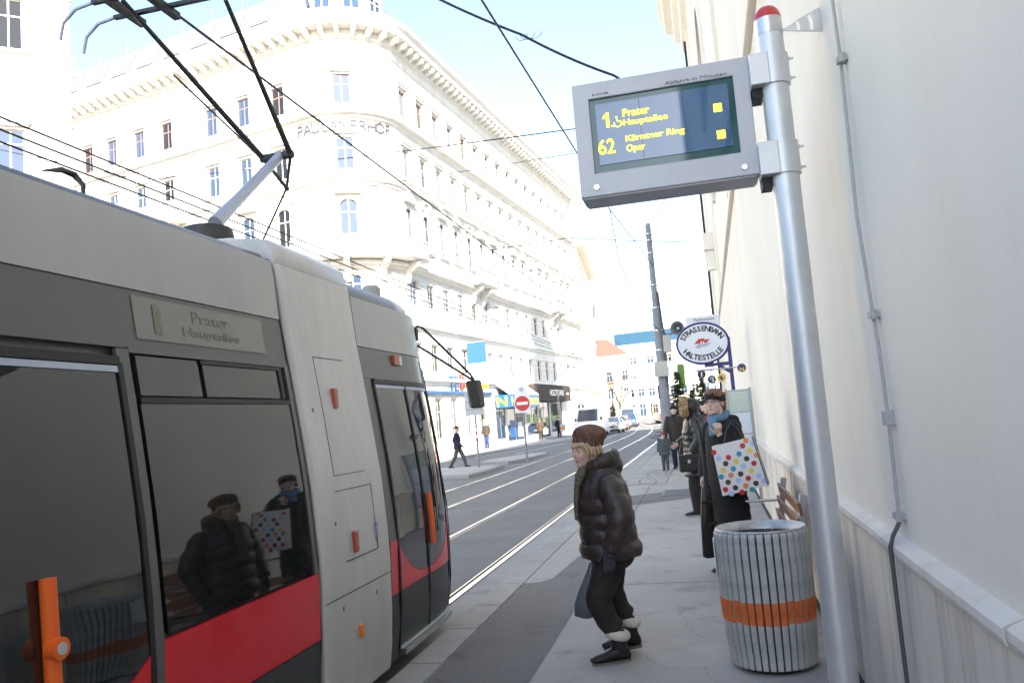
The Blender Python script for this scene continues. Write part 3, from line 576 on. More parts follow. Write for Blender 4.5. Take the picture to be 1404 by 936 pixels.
# cab section
pan('roof_fascia', 'tram_roofgrey', 5.17, 6.72, 2.19, 2.54, .012, ny=10); pan('upper_band', 'tram_dark', 5.17, 6.72, 1.968, 2.186, .007, ny=10)
pan('side_panel', 'tram_dark', 5.17, 5.305, .3, 1.965, .008); pan('red_band', 'tram_red', 5.17, 5.3, .503, .852, .012); pan('skirt', 'tram_skirt', 5.17, 5.3, .07, .5, .01)
pan('front_corner', 'tram_grey', 6.54, 6.96, .86, 2.16, .012, ny=10, nz=10); pan('red_band', 'tram_red', 6.54, 6.98, .48, .856, .014, ny=8); pan('skirt', 'tram_skirt', 6.54, 6.98, .07, .476, .012, ny=8)
pan('side_light', 'tram_glass', 6.6, 6.8, 1.45, 2.1, .02, ny=4)
c = onx(540, 495, -2.27); m = MB(); x = sx(c.z) + .006; m.cur = 0; m.box(x - .02, x + .025, c.y - .09, c.y + .02, c.z - .04, c.z + .04); m.cur = 1; m.box(x - .02, x + .024, c.y + .0202, c.y + .07, c.z - .038, c.z + .038); m.build('indicator', ['marker_red', 'lamp_clear'], tr, off=O, bevel=.006)
# windscreen and front skin
m = MB(); rows = []
for y, k in ((6.97, .865), (7.2, .775), (7.42, .58), (7.57, .31), (7.6, 0)):
    r = []
    for z in (.1, .5, .86): r.append((TC + (sx(z) - TC) * k, y + .01, z))
    rows.append(r)
for nm, zs, mt in (('front_panel', (.1, .3, .5), 'tram_skirt'), ('front_panel', (.5, .7, .92), 'tram_red'), ('windscreen', (.92, 1.4, 1.9, 2.12), 'tram_glass'), ('front_panel', (2.12, 2.3, 2.52), 'tram_roofgrey')):
    m = MB(); full = [(6.97, .865), (7.2, .775), (7.42, .58), (7.57, .31), (7.6, 0)]; cols = full + [(y, -k) for y, k in full[-2::-1]]
    for (y0, k0), (y1, k1) in zip(cols, cols[1:]):
        for z0, z1 in zip(zs, zs[1:]):
            P = lambda y, k, z: (TC + (sx(z) - TC) * k, y + .02 - max(0, z - .85) * .28 * (y - 6.5), z)
            m.quad(P(y0, k0, z0), P(y1, k1, z0), P(y1, k1, z1), P(y0, k0, z1))
    m.build(nm, mt, tr, smooth=60, off=O)
# mirror
a = Vector((-2.42, 6.62, 2.38)); c = ony(652, 540, 7.15); mm = MB()
top = ony(645, 513, 7.12); p2 = ony(650, 522, 7.14)
mm.tube([a + Vector((0, 0, .02)), ony(573, 447, 6.66), ony(580, 450, 6.7), top, p2], .011, 6); mm.tube([a + Vector((0, 0, -.09)), ony(573, 474, 6.66), p2], .011, 6)
mo = mm.build('mirror_arm', 'panto', tr, smooth=50, off=O)
m = MB(); m.box(a.x - .05, a.x + .09, a.y - .02, a.y + .03, a.z - .03, a.z + .07); m.build('arm_mount', 'panto', mo, off=O)
ax = Vector((1, -.25, 0)).normalized(); M_ = MB(); M_.obox(c, ax * .075, Vector((.25, 1, 0)).normalized() * .035, Vector((-.1, 0, 1)).normalized() * .13); M_.build('mirror_shell', 'mirror_back', mo, off=O, bevel=.03, segs=4)
nrm = Vector((-.25, -1, 0)).normalized(); m = MB(); m.obox(c + nrm * .036, ax * .062, nrm * .002, Vector((-.1, 0, 1)).normalized() * .116); m.build('mirror_glass', 'mirror', mo, off=O, bevel=.0)
# roof equipment
c = onx(509, 405, -2.75); m = MB(); m.lathe([(.085, 2.6), (.085, c.z + .06), (.06, c.z + .085)], (c.x, c.y, 0), 12); m.build('roof_vent', 'tram_roofgrey', tr, smooth=40, off=O)
m = MB(); m.box(TC - .75, TC + .62, -6, 2.6, 2.6, 2.84); m.build('roof_box', 'tram_roofgrey', tr, off=O, bevel=.03)
# pantograph
XP = -3.3
base = onx(295, 306, XP); kn = onx(384, 214, XP); pg = MB()
pg.lathe([(.24, 2.6), (.24, 2.8), (.17, base.z - .06)], (XP, base.y - .1, 0), 18); pg.box(XP - .35, XP + .3, base.y - .1, base.y + 1.1, 2.7, 2.88)
pan_o = pg.build('pantograph', 'panto', tr, off=O, bevel=.02, smooth=40)
m = MB(); m.tube([base, base.lerp(kn, .3), kn], [.055, .045, .04], 12); m.build('lower_arm', 'panto_arm', pan_o, smooth=40, off=O)
kl = kn + Vector((-.16, 0, 0)); kr = kn + Vector((.1, 0, 0))
m = MB(); m.tube([kl + Vector((-.02, 0, 0)), kr + Vector((.02, 0, 0))], .036, 10); m.build('knuckle', 'panto', pan_o, off=O)
tl = onx(168, 1, XP - .28); trt = onx(309, 0, XP + .3); trt2 = trt + (trt - kr) * ((tl.z - trt.z) / (trt.z - kr.z)) if tl.z > trt.z else trt
for nm, p, q in (('upper_arm', kl, tl), ('upper_arm', kr, trt2)):
    m = MB(); m.tube([p, p.lerp(q, .5), q], [.026, .02, .016], 10); m.build(nm, 'panto', pan_o, smooth=40, off=O)
e1 = onx(393, 258, XP); e0 = onx(371, 230, XP)
m = MB(); m.tube([kl, e1], [.02, .014], 8); m.tube([kr, e1], [.016, .012], 8); m.ell(e1, (.024, .024, .024), 8, 6); m.build('stay', 'panto', pan_o, smooth=40, off=O)
m = MB(); m.tube([onx(238, 103, XP), onx(330, 190, XP), e1.lerp(kl, .6)], .008, 5); m.tube([e1, onx(360, 330, XP)], .009, 5); m.build('control_rod', 'panto', pan_o, off=O)
hz_ = tl.z + .03
m = MB(); L_, R_ = Vector((XP - .52, tl.y, hz_)), Vector((XP + .72, tl.y, hz_)); m.bar(L_, R_, .035, .025); m.bar(L_ + Vector((0, .22, 0)), R_ + Vector((0, .22, 0)), .035, .025); m.bar(tl + Vector((.2, -.08, 0)), tl + Vector((.2, .32, 0)), .05, .05); m.bar(tl + Vector((-.08, -.08, 0)), tl + Vector((-.08, .32, 0)), .05, .05); hd = m.build('collector_head', 'panto', pan_o, off=O)
for E_, s in ((L_, -1), (R_, 1)):
    for dy in (0, .22):
        m = MB(); m.tube([E_ + Vector((0, dy, 0)), E_ + Vector((s * .14, dy, -.02)), E_ + Vector((s * .24, dy, -.1)), E_ + Vector((s * .27, dy, -.22))], .012, 8); m.build('horn', 'panto_arm', hd, smooth=60, off=O)
m = MB(); a = onx(58, 234, -2.9); b = onx(85, 233, -2.95); c = onx(102, 240, -2.95); d = onx(114, 254, -2.9); m.tube([a, b, c, d, d + Vector((0, .0, -.12))], [.004, .016, .018, .012, .01], 8); m.build('roof_horn', 'panto', tr, smooth=60, off=O)
# ================================================================== BUILDINGS
class Path:
    def __init__(s, pts):
        s.p = [Vector((x, y, 0)) for x, y in pts]; s.s = [0.0]
        for a, b in zip(s.p, s.p[1:]): s.s.append(s.s[-1] + (b - a).length)
        s.n = []
        for i in range(len(s.p)):
            a = s.p[max(i - 1, 0)]; b = s.p[min(i + 1, len(s.p) - 1)]; c = s.p[i]; n = Vector((0, 0, 0))
            for q in ((c - a), (b - c)):
                if q.length > 1e-6: q = q.normalized(); n += Vector((q.y, -q.x, 0))
            n.normalize(); q = (b - c) if (b - c).length > 1e-6 else (c - a); q = q.normalized(); k = n.dot(Vector((q.y, -q.x, 0))); s.n.append(n / max(k, .4))
        s.L = s.s[-1]
    def seg(s, t):
        for i in range(len(s.p) - 1):
            if t <= s.s[i + 1] + 1e-9: return i
        return len(s.p) - 2
    def at(s, t, out=0, z=0):
        t = min(max(t, 0), s.L); i = s.seg(t); k = (t - s.s[i]) / (s.s[i + 1] - s.s[i]); n = s.n[i].lerp(s.n[i + 1], k)
        if abs(k) > 1e-6 and abs(k - 1) > 1e-6 and len(s.p) < 5:
            q = (s.p[i + 1] - s.p[i]).normalized(); n = Vector((q.y, -q.x, 0)) if .02 < k < .98 else n
        return s.p[i].lerp(s.p[i + 1], k) + n * out + Vector((0, 0, z))
    def ang(s, t):
        i = s.seg(t); q = s.p[i + 1] - s.p[i]; return math.atan2(q.y, q.x)
    def stops(s, a, b): return [a] + [x for x in s.s if a + .01 < x < b - .01] + [b]
def sweep(P, prof, a, b, cap=True):
    m = MB(); m.rings([[P.at(t, o, z) for o, z in prof] for t in P.stops(a, b)], cap); return m
def facade_wall(P, z0, z1, ops, depth=.24):
    """wall skin with real openings and reveals; ops = (s0,s1,z0,z1)"""
    ss = sorted(set([round(x, 4) for x in P.s] + [round(v, 4) for o in ops for v in o[:2]])); zs = sorted(set([z0, z1] + [v for o in ops for v in o[2:]])); m = MB()
    for a, b in zip(ss, ss[1:]):
        if b - a < .003: continue
        oo = [o for o in ops if o[0] - .002 <= a and b <= o[1] + .002]
        run = None
        for c, d in zip(zs, zs[1:]):
            hit = any(o[2] <= c + .001 and d <= o[3] + .001 for o in oo)
            if hit:
                if run is not None: m.quad(P.at(a, 0, run), P.at(b, 0, run), P.at(b, 0, c), P.at(a, 0, c)); run = None
            elif run is None: run = c
        if run is not None: m.quad(P.at(a, 0, run), P.at(b, 0, run), P.at(b, 0, z1), P.at(a, 0, z1))
    for a, b, c, d in ops:
        q = [P.at(a, 0, c), P.at(b, 0, c), P.at(b, 0, d), P.at(a, 0, d)]; r = [P.at(a, -depth, c), P.at(b, -depth, c), P.at(b, -depth, d), P.at(a, -depth, d)]
        for i in range(4): j = (i + 1) % 4; m.quad(q[i], q[j], r[j], r[i])
    return m
_wm = {}
def win_mesh(w, h, fm, style, gm='win_glass'):
    key = (round(w, 2), round(h, 2), fm, style, gm)
    if key in _wm: return _wm[key]
    m = MB(); f = .07
    for a, b, c, d in ((-w / 2, -w / 2 + f, 0, h), (w / 2 - f, w / 2, 0, h), (-w / 2 + f, w / 2 - f, 0, f), (-w / 2 + f, w / 2 - f, h - f, h), (-.035, .035, f, h - f), (-w / 2 + f, -.035, h * .66, h * .66 + .06), (.035, w / 2 - f, h * .66, h * .66 + .06)): m.box(a, b, -.05, .0, c, d)
    fr = m.mesh('window', fm); m = MB(); m.box(-w / 2 + .02, w / 2 - .02, -.04, -.025, .02, h - .02); pn = m.mesh('pane', gm)
    cu = None
    if style == 'c':
        m = MB(); m.box(-w / 2 + .05, -.1, -.024, -.02, .05, h * .62); m.box(.1, w / 2 - .05, -.024, -.02, .05, h * .62); cu = m.mesh('curtain', 'curtain')
    _wm[key] = (fr, pn, cu); return _wm[key]
def windows(root, P, ops, fm='win_frame', depth=.18, off=Vector((0, 0, 0))):
    for i, (a, b, c, d) in enumerate(ops):
        fr, pn, cu = win_mesh(b - a, d - c, ('win_red' if fm == 'win_frame' and c > 21 else fm), 'c' if (i * 7 + 3) % 5 == 1 else '', 'win_glass_dark' if (i * 5 + i // 3) % 4 < 1 else 'win_glass')
        t = (a + b) / 2; p = P.at(t, -depth, c) - off; o = inst('window', fr, root, p, P.ang(t)); inst('pane', pn, o)
        if cu: inst('curtain', cu, o)
def hood_mesh(w, kind):
    m = MB(); w += .5
    if kind == 'flat': m.box(-w / 2, w / 2, -.22, .02, 0, .12); m.box(-w / 2 + .08, w / 2 - .08, -.15, .02, -.14, -.001)
    elif kind == 'ped':
        m.box(-w / 2, w / 2, -.28, .02, 0, .12); m.prism([(-w / 2, .121), (w / 2, .121), (0, .62)], lambda u, v, q: (u, q, v), -.26, .02)
    elif kind == 'arch':
        r = w / 2
        for i in range(8):
            t0, t1 = math.pi * i / 8, math.pi * (i + 1) / 8; m.prism([(r * math.cos(t0), r * math.sin(t0)), (r * math.cos(t1), r * math.sin(t1)), ((r - .22) * math.cos(t1), (r - .22) * math.sin(t1)), ((r - .22) * math.cos(t0), (r - .22) * math.sin(t0))], lambda u, v, q: (u, q, v), -.16, .02)
    elif kind == 'sill': m.box(-w / 2, w / 2, -.18, .02, -.12, 0)
    elif kind == 'jamb': m.box(-.1, .1, -.09, .02, 0, 2.0)
    return m.mesh('window_hood' if kind in ('flat', 'ped', 'arch') else 'window_' + kind, 'stucco')
# ---- corner building with the rounded corner
C = Vector((-17.2, 42.5)); D = Vector((-.976, .218)); d_ = Vector((.108, .994)); tl_ = 4.2
turn = math.radians(96.4); Rr = tl_ / math.tan(turn / 2); a0 = math.atan2(-.218, .976)
p_in = C + D * tl_; cen = p_in + Vector((.218, .976)) * Rr
pts = [C + D * 36] + [cen + Vector((math.cos(a0 - math.pi / 2 + turn * i / 14), math.sin(a0 - math.pi / 2 + turn * i / 14))) * Rr for i in range(15)] + [C + d_ * 46]
PH = Path([(p.x, p.y) for p in pts]); SA = 36 - tl_; SB = SA + Rr * turn; SM = (SA + SB) / 2
ps = empty('corner_building', (C.x, C.y, 0), 0, 'large ornate white corner building with rounded corner, modillion cornice and balconies', 'building'); OC = Vector((C.x, C.y, 0))
ROWS = [(5.2, 6.95), (9.3, 10.9), (13.1, 15.5), (17.3, 19.3), (21.3, 23.2)]
lc = [36 - x for x in (31.5, 28.8, 26.1, 23.6, 21.2, 18.5, 15.9, 11.9, 9.2, 6.4)]; sc_ = [SB - tl_ + 4.9 + 2.5 * i for i in range(16)]
W = 1.08; ops = []
for r, (c, d) in enumerate(ROWS):
    for t in lc + [SM - .9] + sc_: ops.append((round(t - W / 2, 4), round(t + W / 2, 4), c, d))
gops = [(round(t - W / 2, 4), round(t + W / 2, 4), .9, 3.5) for t in lc + [SM - .9] + sc_[:5]]
SH = SB - tl_ + 17.7          # shop fronts start here
shops = [(SH, SH + 2.2, .35, 3.3), (SH + 2.5, SH + 6.6, .1, 3.3), (SH + 7.4, SH + 10.6, .45, 3.6), (SH + 11.0, SH + 14.2, .1, 3.6), (SH + 14.6, SH + 18.6, .45, 3.6)]
shops = [tuple(round(v, 4) for v in s) for s in shops]
facade_wall(PH, -.15, 26.7, ops + gops + shops).build('wall', 'stucco', ps, off=OC)
windows(ps, PH, ops + gops, off=OC)
# back and party walls
a, b = PH.at(0), PH.at(PH.L); m = MB(); e = b + Vector((-16, 2, 0)); f = a + Vector((4, 18, 0))
for p, q in ((b, e), (e, f), (f, a)): m.quad(p, q, q + Vector((0, 0, 26.7)), p + Vector((0, 0, 26.7)))
m.build('rear_wall', 'stucco', ps, off=OC)
corn = [(o_, z_ + .4) for o_, z_ in [(0, 24.3), (.1, 24.4), (.12, 24.9), (.3, 25.0), (.3, 25.45), (1.0, 25.5), (1.05, 25.8), (1.25, 26.0), (1.25, 26.3), (-.3, 26.45), (-.3, 24.3)]]
sweep(PH, corn, 0, PH.L).build('cornice', 'stucco', ps, off=OC)
sweep(PH, [(-.1, 26.8), (.0, 26.85), (.0, 27.2), (.08, 27.25), (.08, 27.4), (-.35, 27.4), (-.35, 26.8)], 0, PH.L).build('parapet', 'stucco', ps, off=OC)
sweep(PH, [(-.36, 26.3), (-.4, 27.3), (-2.0, 30.4), (-3.6, 30.6), (-3.6, 26.3)], 0, PH.L).build('roof', 'roof_metal', ps, off=OC)
md = MB(); md.prism([(0.0, 0), (-.62, .12), (-.66, .42), (0, .42)], lambda u, v, q: (q, u, v), -.13, .13); mdm = md.mesh('modillion', 'stucco'); t = .4
while t < PH.L: inst('modillion', mdm, ps, PH.at(t, .28, 25.43) - OC, PH.ang(t)); t += .82
for z, o in ((20.6, .42), (16.5, .3), (11.5, .5), (7.9, .28), (4.55, .3)):
    sweep(PH, [(0, z - .22), (o * .4, z - .15), (o * .5, z), (o, z + .06), (o, z + .22), (0, z + .3), (-.05, z)], 0, PH.L).build('string_course', 'stucco', ps, off=OC)
hoods = {k: hood_mesh(W, k) for k in ('flat', 'ped', 'arch', 'sill', 'jamb')}
for i, t in enumerate(lc + [SM - .9] + sc_):
    for r, (c, d) in enumerate(ROWS):
        P_ = lambda z, o=0: PH.at(t, o, z) - OC; A_ = PH.ang(t)
        if r >= 2: inst('window_sill', hoods['sill'], ps, P_(c), A_); [inst('window_jamb', hoods['jamb'], ps, PH.at(t + k_ * (W / 2 + .1), 0, c) - OC, A_) for k_ in (-1, 1)]
        if r == 2: inst('window_hood', hoods['ped' if i % 3 else 'arch'], ps, P_(d + .3), A_)
        elif r == 3: inst('window_hood', hoods['flat'], ps, P_(d + .3), A_)
        elif r == 4: inst('window_hood', hoods['flat'], ps, P_(d + .28), A_)
# arched heads in the third row
m = MB(); k = W / 2
for s in (-1, 1):
    arc = [(s * k * math.cos(t), k * math.sin(t)) for t in [math.pi / 2 * i / 6 for i in range(7)]]; m.prism(arc + [(s * k, k)] if s > 0 else (arc + [(s * k, k)])[::-1], lambda u, v, q: (u, q, v), -.01, .12)
am = m.mesh('arch_head', 'stucco')
for t in lc + [SM - .9] + sc_: inst('arch_head', am, ps, PH.at(t, 0, 15.5 - k) - OC, PH.ang(t))
# rusticated courses on the lower storeys, too washed out to pick apart
z = .55; m = MB()
while z < 10.9:
    if not any(abs(z + .2 - q) < .5 for q in (4.5, 7.8)):
        blk = sorted([(o[0] - .12, o[1] + .12) for o in ops + gops + shops if o[2] < z + .4 and o[3] > z]); cur = 0
        for a, b in blk + [(PH.L, PH.L)]:
            if a - cur > .15:
                st = PH.stops(cur, a); m.rings([[PH.at(q, o, zz_) for o, zz_ in ((-.01, z), (.045, z + .02), (.045, z + .38), (-.01, z + .4))] for q in st])
            cur = max(cur, b)
    z += .46
m.build('stone_courses', 'stucco', ps, off=OC)['kind'] = 'stuff'
# corner balcony and street balconies with brackets
def balcony(a, b, z, proj, n):
    o = sweep(PH, [(0, z - .18), (proj - .15, z - .16), (proj, z - .02), (proj, z + .1), (0, z + .1)], a, b).build('balcony', 'stucco', ps, off=OC)
    sweep(PH, [(proj - .22, z + .1), (proj - .08, z + .1), (proj - .08, z + 1.0), (proj - .02, z + 1.0), (proj - .02, z + 1.12), (proj - .28, z + 1.12), (proj - .28, z + 1.0), (proj - .22, z + 1.0)], a + .02, b - .02).build('balustrade', 'stucco', o, off=OC)
    for t in [a + (b - a) * (i + .5) / n for i in range(n)]:
        m = MB(); m.prism([(.0, -1.5), (-.2, -1.4), (-.35, -.8), (-proj * .75, -.45), (-proj * .85, -.185), (0, -.185)], lambda u, v, q: (q, u, v), -.17, .17); inst('bracket', m.mesh('bracket', 'stucco'), o, PH.at(t, .01, z) - OC, PH.ang(t))
balcony(SA - .9, SB + .7, 11.95, 1.25, 4); balcony(SB - tl_ + 13.6, SB - tl_ + 17.4, 11.9, 1.15, 2); balcony(SB - tl_ + 33.6, SB - tl_ + 37.4, 11.9, 1.15, 2); balcony(36 - 24.5, 36 - 14.3, 16.3, 1.1, 6)
# building name on the rounded corner
for i, chx in enumerate('PAULANERHOF'):
    t = SM - 4.0 + 6.2 * (i + .5) / 11; p = PH.at(t, .07, 19.65) - OC; an = PH.ang(t)
    text('letter', chx, .95, 'letter_dark', ps, frame(p, (math.cos(an), math.sin(an), 0), (0, 0, 1)), align='CENTER', extrude=.01)
# skylights, roof rail and corner dormers
for i in range(9):
    t = 36 - 29 + i * 2.6; an = PH.ang(t); nx = Vector((math.sin(an), -math.cos(an), 0)); tx = Vector((math.cos(an), math.sin(an), 0)); up = (Vector((0, 0, 3.1)) - nx * 1.6).normalized(); c = PH.at(t, -1.2, 28.95) - OC; q = tx.cross(up).normalized()
    m = MB(); m.obox(c, tx * .75, up * .95, q * .09); o = m.build('skylight', 'roof_metal', ps); m = MB(); m.obox(c + q * .1 * (1 if q.dot(nx) > 0 else -1), tx * .62, up * .82, q * .012); m.build('pane', 'skylight_glass', o)
m = MB()
for zz_ in (31.0, 31.4): m.tube([PH.at(t, -2.2, zz_) - OC for t in (0, 12, 24, SA)], .02, 5)
for k in range(12): p = PH.at(k * 2.8, -2.2, 30.4) - OC; m.tube([p, p + Vector((0, 0, 1))], .02, 5)
m.build('roof_rail', 'pole_grey', ps)
for t in (SM - 2.0, SM + .2, SM + 2.3):
    c = PH.at(t, -.7, 27.4) - OC; an = PH.ang(t); m = MB(); m.box(-.75, .75, .0, 2, 0, 1.6); m.prism([(-.85, 1.6), (.85, 1.6), (0, 2.1)], lambda u, v, q: (u, q, v), -.08, 2); o = inst('dormer', m.mesh('dormer', 'stucco'), ps, c, an); fr, pn, cu = win_mesh(1.1, 1.15, 'win_frame', ''); o2 = inst('dormer_window', fr, o, (0, -.02, .25)); 
    m = MB(); m.box(-.5, .5, -.012, -.005, .3, 1.35); inst('dormer_pane', m.mesh('dormer_pane', 'win_glass'), o)
# shop fronts
for i, (a, b, c, d) in enumerate(shops):
    t = (a + b) / 2; w_, h_ = b - a, d - c; m = MB()
    for q in ((-w_ / 2, -w_ / 2 + .08, 0, h_), (w_ / 2 - .08, w_ / 2, 0, h_), (-w_ / 2 + .08, w_ / 2 - .08, 0, .1), (-w_ / 2 + .08, w_ / 2 - .08, h_ - .08, h_), (-.03, .03, .1, h_ - .08)): m.box(q[0], q[1], -.06, 0, q[2], q[3])
    o = inst('shop_window', m.mesh('shop_window', 'pole_grey' if i < 2 else 'cloth_olive'), ps, PH.at(t, -.12, c) - OC, PH.ang(t)); m = MB(); m.box(-w_ / 2 + .03, w_ / 2 - .03, -.045, -.03, .03, h_ - .03); inst('pane', m.mesh('pane', 'win_glass'), o)
    if i in (2, 3, 4):
        for k in (-.28, .28): m = MB(); m.box(w_ * k - .5, w_ * k + .5, -.058, -.052, 1.0, 1.75); inst('poster', m.mesh('poster', 'lime'), o)
    if i == 1: m = MB(); m.box(-1.3, .1, -.056, -.052, .3, 1.7); inst('poster', m.mesh('poster', 'shop_blue'), o); m = MB(); m.box(.6, 1.7, -.056, -.052, .3, 1.5); inst('poster', m.mesh('poster', 'curtain'), o)
def fascia(name, a, b, z0, z1, proj, mt, label, words, wm, slope=None, tw=.55, sc=(.25, .8), side=None, smat=None):
    t = (a + b) / 2; p = PH.at(t, .04, 0); e = empty(name, p, PH.ang(t), label, 'shop sign'); w_ = b - a
    m = MB(); m.box(-w_ / 2, w_ / 2, -proj, -.0, z0, z1); m.build('box', mt, e, bevel=.02)
    if slope:
        m = MB(); m.prism([(-.05, slope), (-proj, z1 + .01), (-proj, z1 + .05), (-.05, slope + .06)], lambda u, v, q: (q, u, v), -w_ / 2, w_ / 2); m.build('canopy', smat or mt, e)
    for wd_, x0, x1, y0, y1 in words: text('lettering', wd_, .5, wm, e, frame((x0, -proj - .004, y0), (1, 0, 0), (0, 0, 1)), fit=(x1 - x0, y1 - y0), offset=.01)
    if side: text('lettering', side, .5, wm, e, frame((-w_ / 2 - .006, -.12, z0 + .12), (0, -1, 0), (0, 0, 1)), fit=(proj - .3, z1 - z0 - .24), offset=.01)
    return e
fascia('shop_sign', SH, SH + 7.6, 2.75, 3.75, 1.15, 'shop_blue', 'bright blue shop fascia with yellow letters under a pale canopy', [('N', -3.3, -2.4, 2.9, 3.6), ('NIEDERMEYER', .3, 3.6, 2.95, 3.5)], 'shop_yellow', 4.6, side='N', smat='awning_white')
fascia('shop_awning', SH + 7.7, SH + 19.3, 3.25, 4.75, .75, 'awning_brown', 'dark brown shop awning with white lettering', [('HOLZTECHNIK', -1.2, 3.4, 3.75, 4.3), ('wien', 4.3, 5.2, 3.85, 4.1)], 'sign_white')
e = fascia('shop_sign', SB - tl_ + 4.5, SB - tl_ + 16.6, 3.78, 3.98, .2, 'shop_blue', 'long narrow blue strip on the white facade with tall blue and red letters above', [], 'shop_blue')
text('lettering', 'TE', .9, 'shop_blue', e, frame((-1.6, -.1, 4.0), (1, 0, 0), (0, 0, 1)), fit=(1.6, 1.0), extrude=.04); text('lettering', 'B', .9, 'sign_red', e, frame((.3, -.1, 4.15), (1, 0, 0), (0, 0, 1)), fit=(.75, 1.0), extrude=.04)
# projecting flag sign, light blue over white
t = SB - tl_ + 12.2; p = PH.at(t, .05, 0); e = empty('flag_sign', p, PH.ang(t), 'sky blue and white flag sign projecting from the corner building facade', 'shop sign')
m = MB(); m.bar((0, 0, 7.4), (0, -1.6, 7.4), .05, .05); m.bar((0, 0, 4.9), (0, -1.6, 4.9), .05, .05); m.build('bracket', 'pole_grey', e)
for z0, z1, mt in ((5.9, 7.35, 'sky_sign'), (5.0, 5.897, 'sign_white'), (4.4, 4.85, 'sign_grey'), (4.1, 4.395, 'shop_yellow')): m = MB(); m.box(-.06, .06, -1.6, -.25, z0, z1); m.build('panel', mt, e)
# grey letter sign with little house roof
t = SB - tl_ + 41.5; p = PH.at(t, .06, 0); e = empty('letter_sign', p, PH.ang(t), 'grey letters and a roof outline fixed to the white facade beyond the brown awning', 'shop sign')
text('lettering', 'Stingl', 1.4, 'sign_grey', e, frame((-2.2, -.1, 6.6), (1, 0, 0), (0, 0, 1)), fit=(4.4, 1.4), extrude=.03)
m = MB(); m.bar((-2.6, -.1, 8.6), (0, -.1, 11), .1, .12, (0, 1, 0)); m.bar((0, -.1, 11), (2.6, -.1, 8.9), .1, .12, (0, 1, 0)); m.bar((-2.4, -.1, 8.5), (2.4, -.1, 8.5), .1, .5, (0, 0, 1)); m.build('roof_outline', 'sign_grey', e)
# ---- other facades
def building(name, label, pts, H, rows, pitch, first, mt='stucco', wm='win_frame', over=.9, roof=3.0, back=14, W=1.1, courses=()):
    P = Path(pts); o0 = Vector((*pts[0], 0)); e = empty(name, o0, 0, label, 'building'); ops = []
    t = first
    while t < P.L - .9:
        i = P.seg(t)
        if min(abs(t - x) for x in P.s) > W / 2 + .15: ops += [(round(t - W / 2, 4), round(t + W / 2, 4), c, d) for c, d in rows]
        t += pitch
    facade_wall(P, -.15, H, ops).build('wall', mt, e, off=o0); windows(e, P, ops, wm, off=o0)
    a, b = P.at(0), P.at(P.L); q = (b - a).normalized(); n = Vector((-q.y, q.x, 0)); m = MB()
    for u, v in ((b, b + n * back), (b + n * back, a + n * back), (a + n * back, a)): m.quad(u, v, v + Vector((0, 0, H)), u + Vector((0, 0, H)))
    m.build('rear_wall', mt, e, off=o0)
    sweep(P, [(0, H - .9), (.12, H - .8), (.15, H - .45), (over * .7, H - .35), (over, H - .15), (over, H + .1), (-.2, H + .2), (-.2, H - .9)], 0, P.L).build('cornice', mt, e, off=o0)
    for z in courses: sweep(P, [(0, z - .15), (.2, z - .05), (.25, z + .15), (0, z + .2), (-.05, z)], 0, P.L).build('string_course', mt, e, off=o0)
    if roof: sweep(P, [(-.1, H), (over * .6, H + .12), (-3.5, H + roof), (-7, H + roof + .5), (-7, H)], 0, P.L).build('roof', 'roof_metal' if mt != 'stucco_ochre' else 'roof_tile', e, off=o0)
    for a_, b_, c_, d_2 in ops:
        t = (a_ + b_) / 2
        if (b_ - a_) > .5: inst('window_hood', hoods['flat'], e, P.at(t, 0, d_2 + .25) - o0, P.ang(t)); inst('window_sill', hoods['sill'], e, P.at(t, 0, c_) - o0, P.ang(t))
    return e
nd = Vector((.772, .636))
building('corner_house', 'tall white house with stone courses across the side street from the rounded corner', [(-26.2 - nd.x * 15, 30 - nd.y * 15), (-26.2, 30), (-26.2 - .976 * 14, 30 + .218 * 14)], 23.2, [(5, 7), (9.6, 11.6), (14.0, 16.0), (19.6, 22.0)], 3.1, 15 - 2.35 - 3.1 * 3, over=.7, courses=(4.2, 8.6, 13, 18.7), back=12)
b2 = Vector((-.073, .997)); a = PH.at(PH.L)
A2 = Vector((a.x + .25, a.y + .3)); B2 = A2 + b2 * 24
building('town_house', 'cream town house with deep cornice right after the corner building', [A2, B2], 21, [(5.5, 7.4), (9.3, 11.2), (13.1, 15.2), (17, 18.8)], 2.6, 1.6, 'stucco_b', over=1.0, courses=(4.6, 12.2), back=12)
B3 = B2 + Vector((-.13, .99)) * 26
building('town_house', 'plain pale town house behind the parked white van, further along the street', [B2 + Vector((.1, .3)), B3], 17.5, [(5.5, 7.4), (9.3, 11.2), (13.1, 15)], 2.8, 1.6, 'stucco', over=.7, courses=(4.6,), back=12)
# end of the street
building('ochre_house', 'ochre house with red tiled hip roof at the end of the street', [(-28, 152), (-12.4, 150), (-14.6, 172)], 12.3, [(1, 3), (4.4, 6.2), (7.6, 9.4)], 3.0, 3.0, 'stucco_ochre', over=.5, roof=3.6, back=14)
building('office_block', 'distant white office block carrying a blue roof banner', [(-22, 196), (22, 190)], 17, [(2, 4), (6, 7.6), (9.6, 11.2), (13, 14.6)], 4.2, 3.0, 'stucco', over=.3, roof=0, back=14, W=1.7)
e = empty('roof_banner', (-12.5, 195.0, 17.15), math.radians(-7.8), 'blue banner sign on the roof edge of the white office block', 'banner'); m = MB(); m.box(-6.5, 12, -.1, .1, .8, 3.6); m.build('banner', 'banner_blue', e); m = MB()
for x in (-6, -2, 2, 6, 10): m.box(x - .1, x + .1, .11, .3, 0, 3.4)
m.build('support', 'pole_grey', e)
building('street_house', 'bright white house on the right side of the street beyond the church', [(2.2, 112), (13, 108)], 14.5, [(1, 3.2), (5, 6.8), (8.6, 10.4)], 2.8, 1.5, 'stucco', over=.5, roof=2.5, back=20)
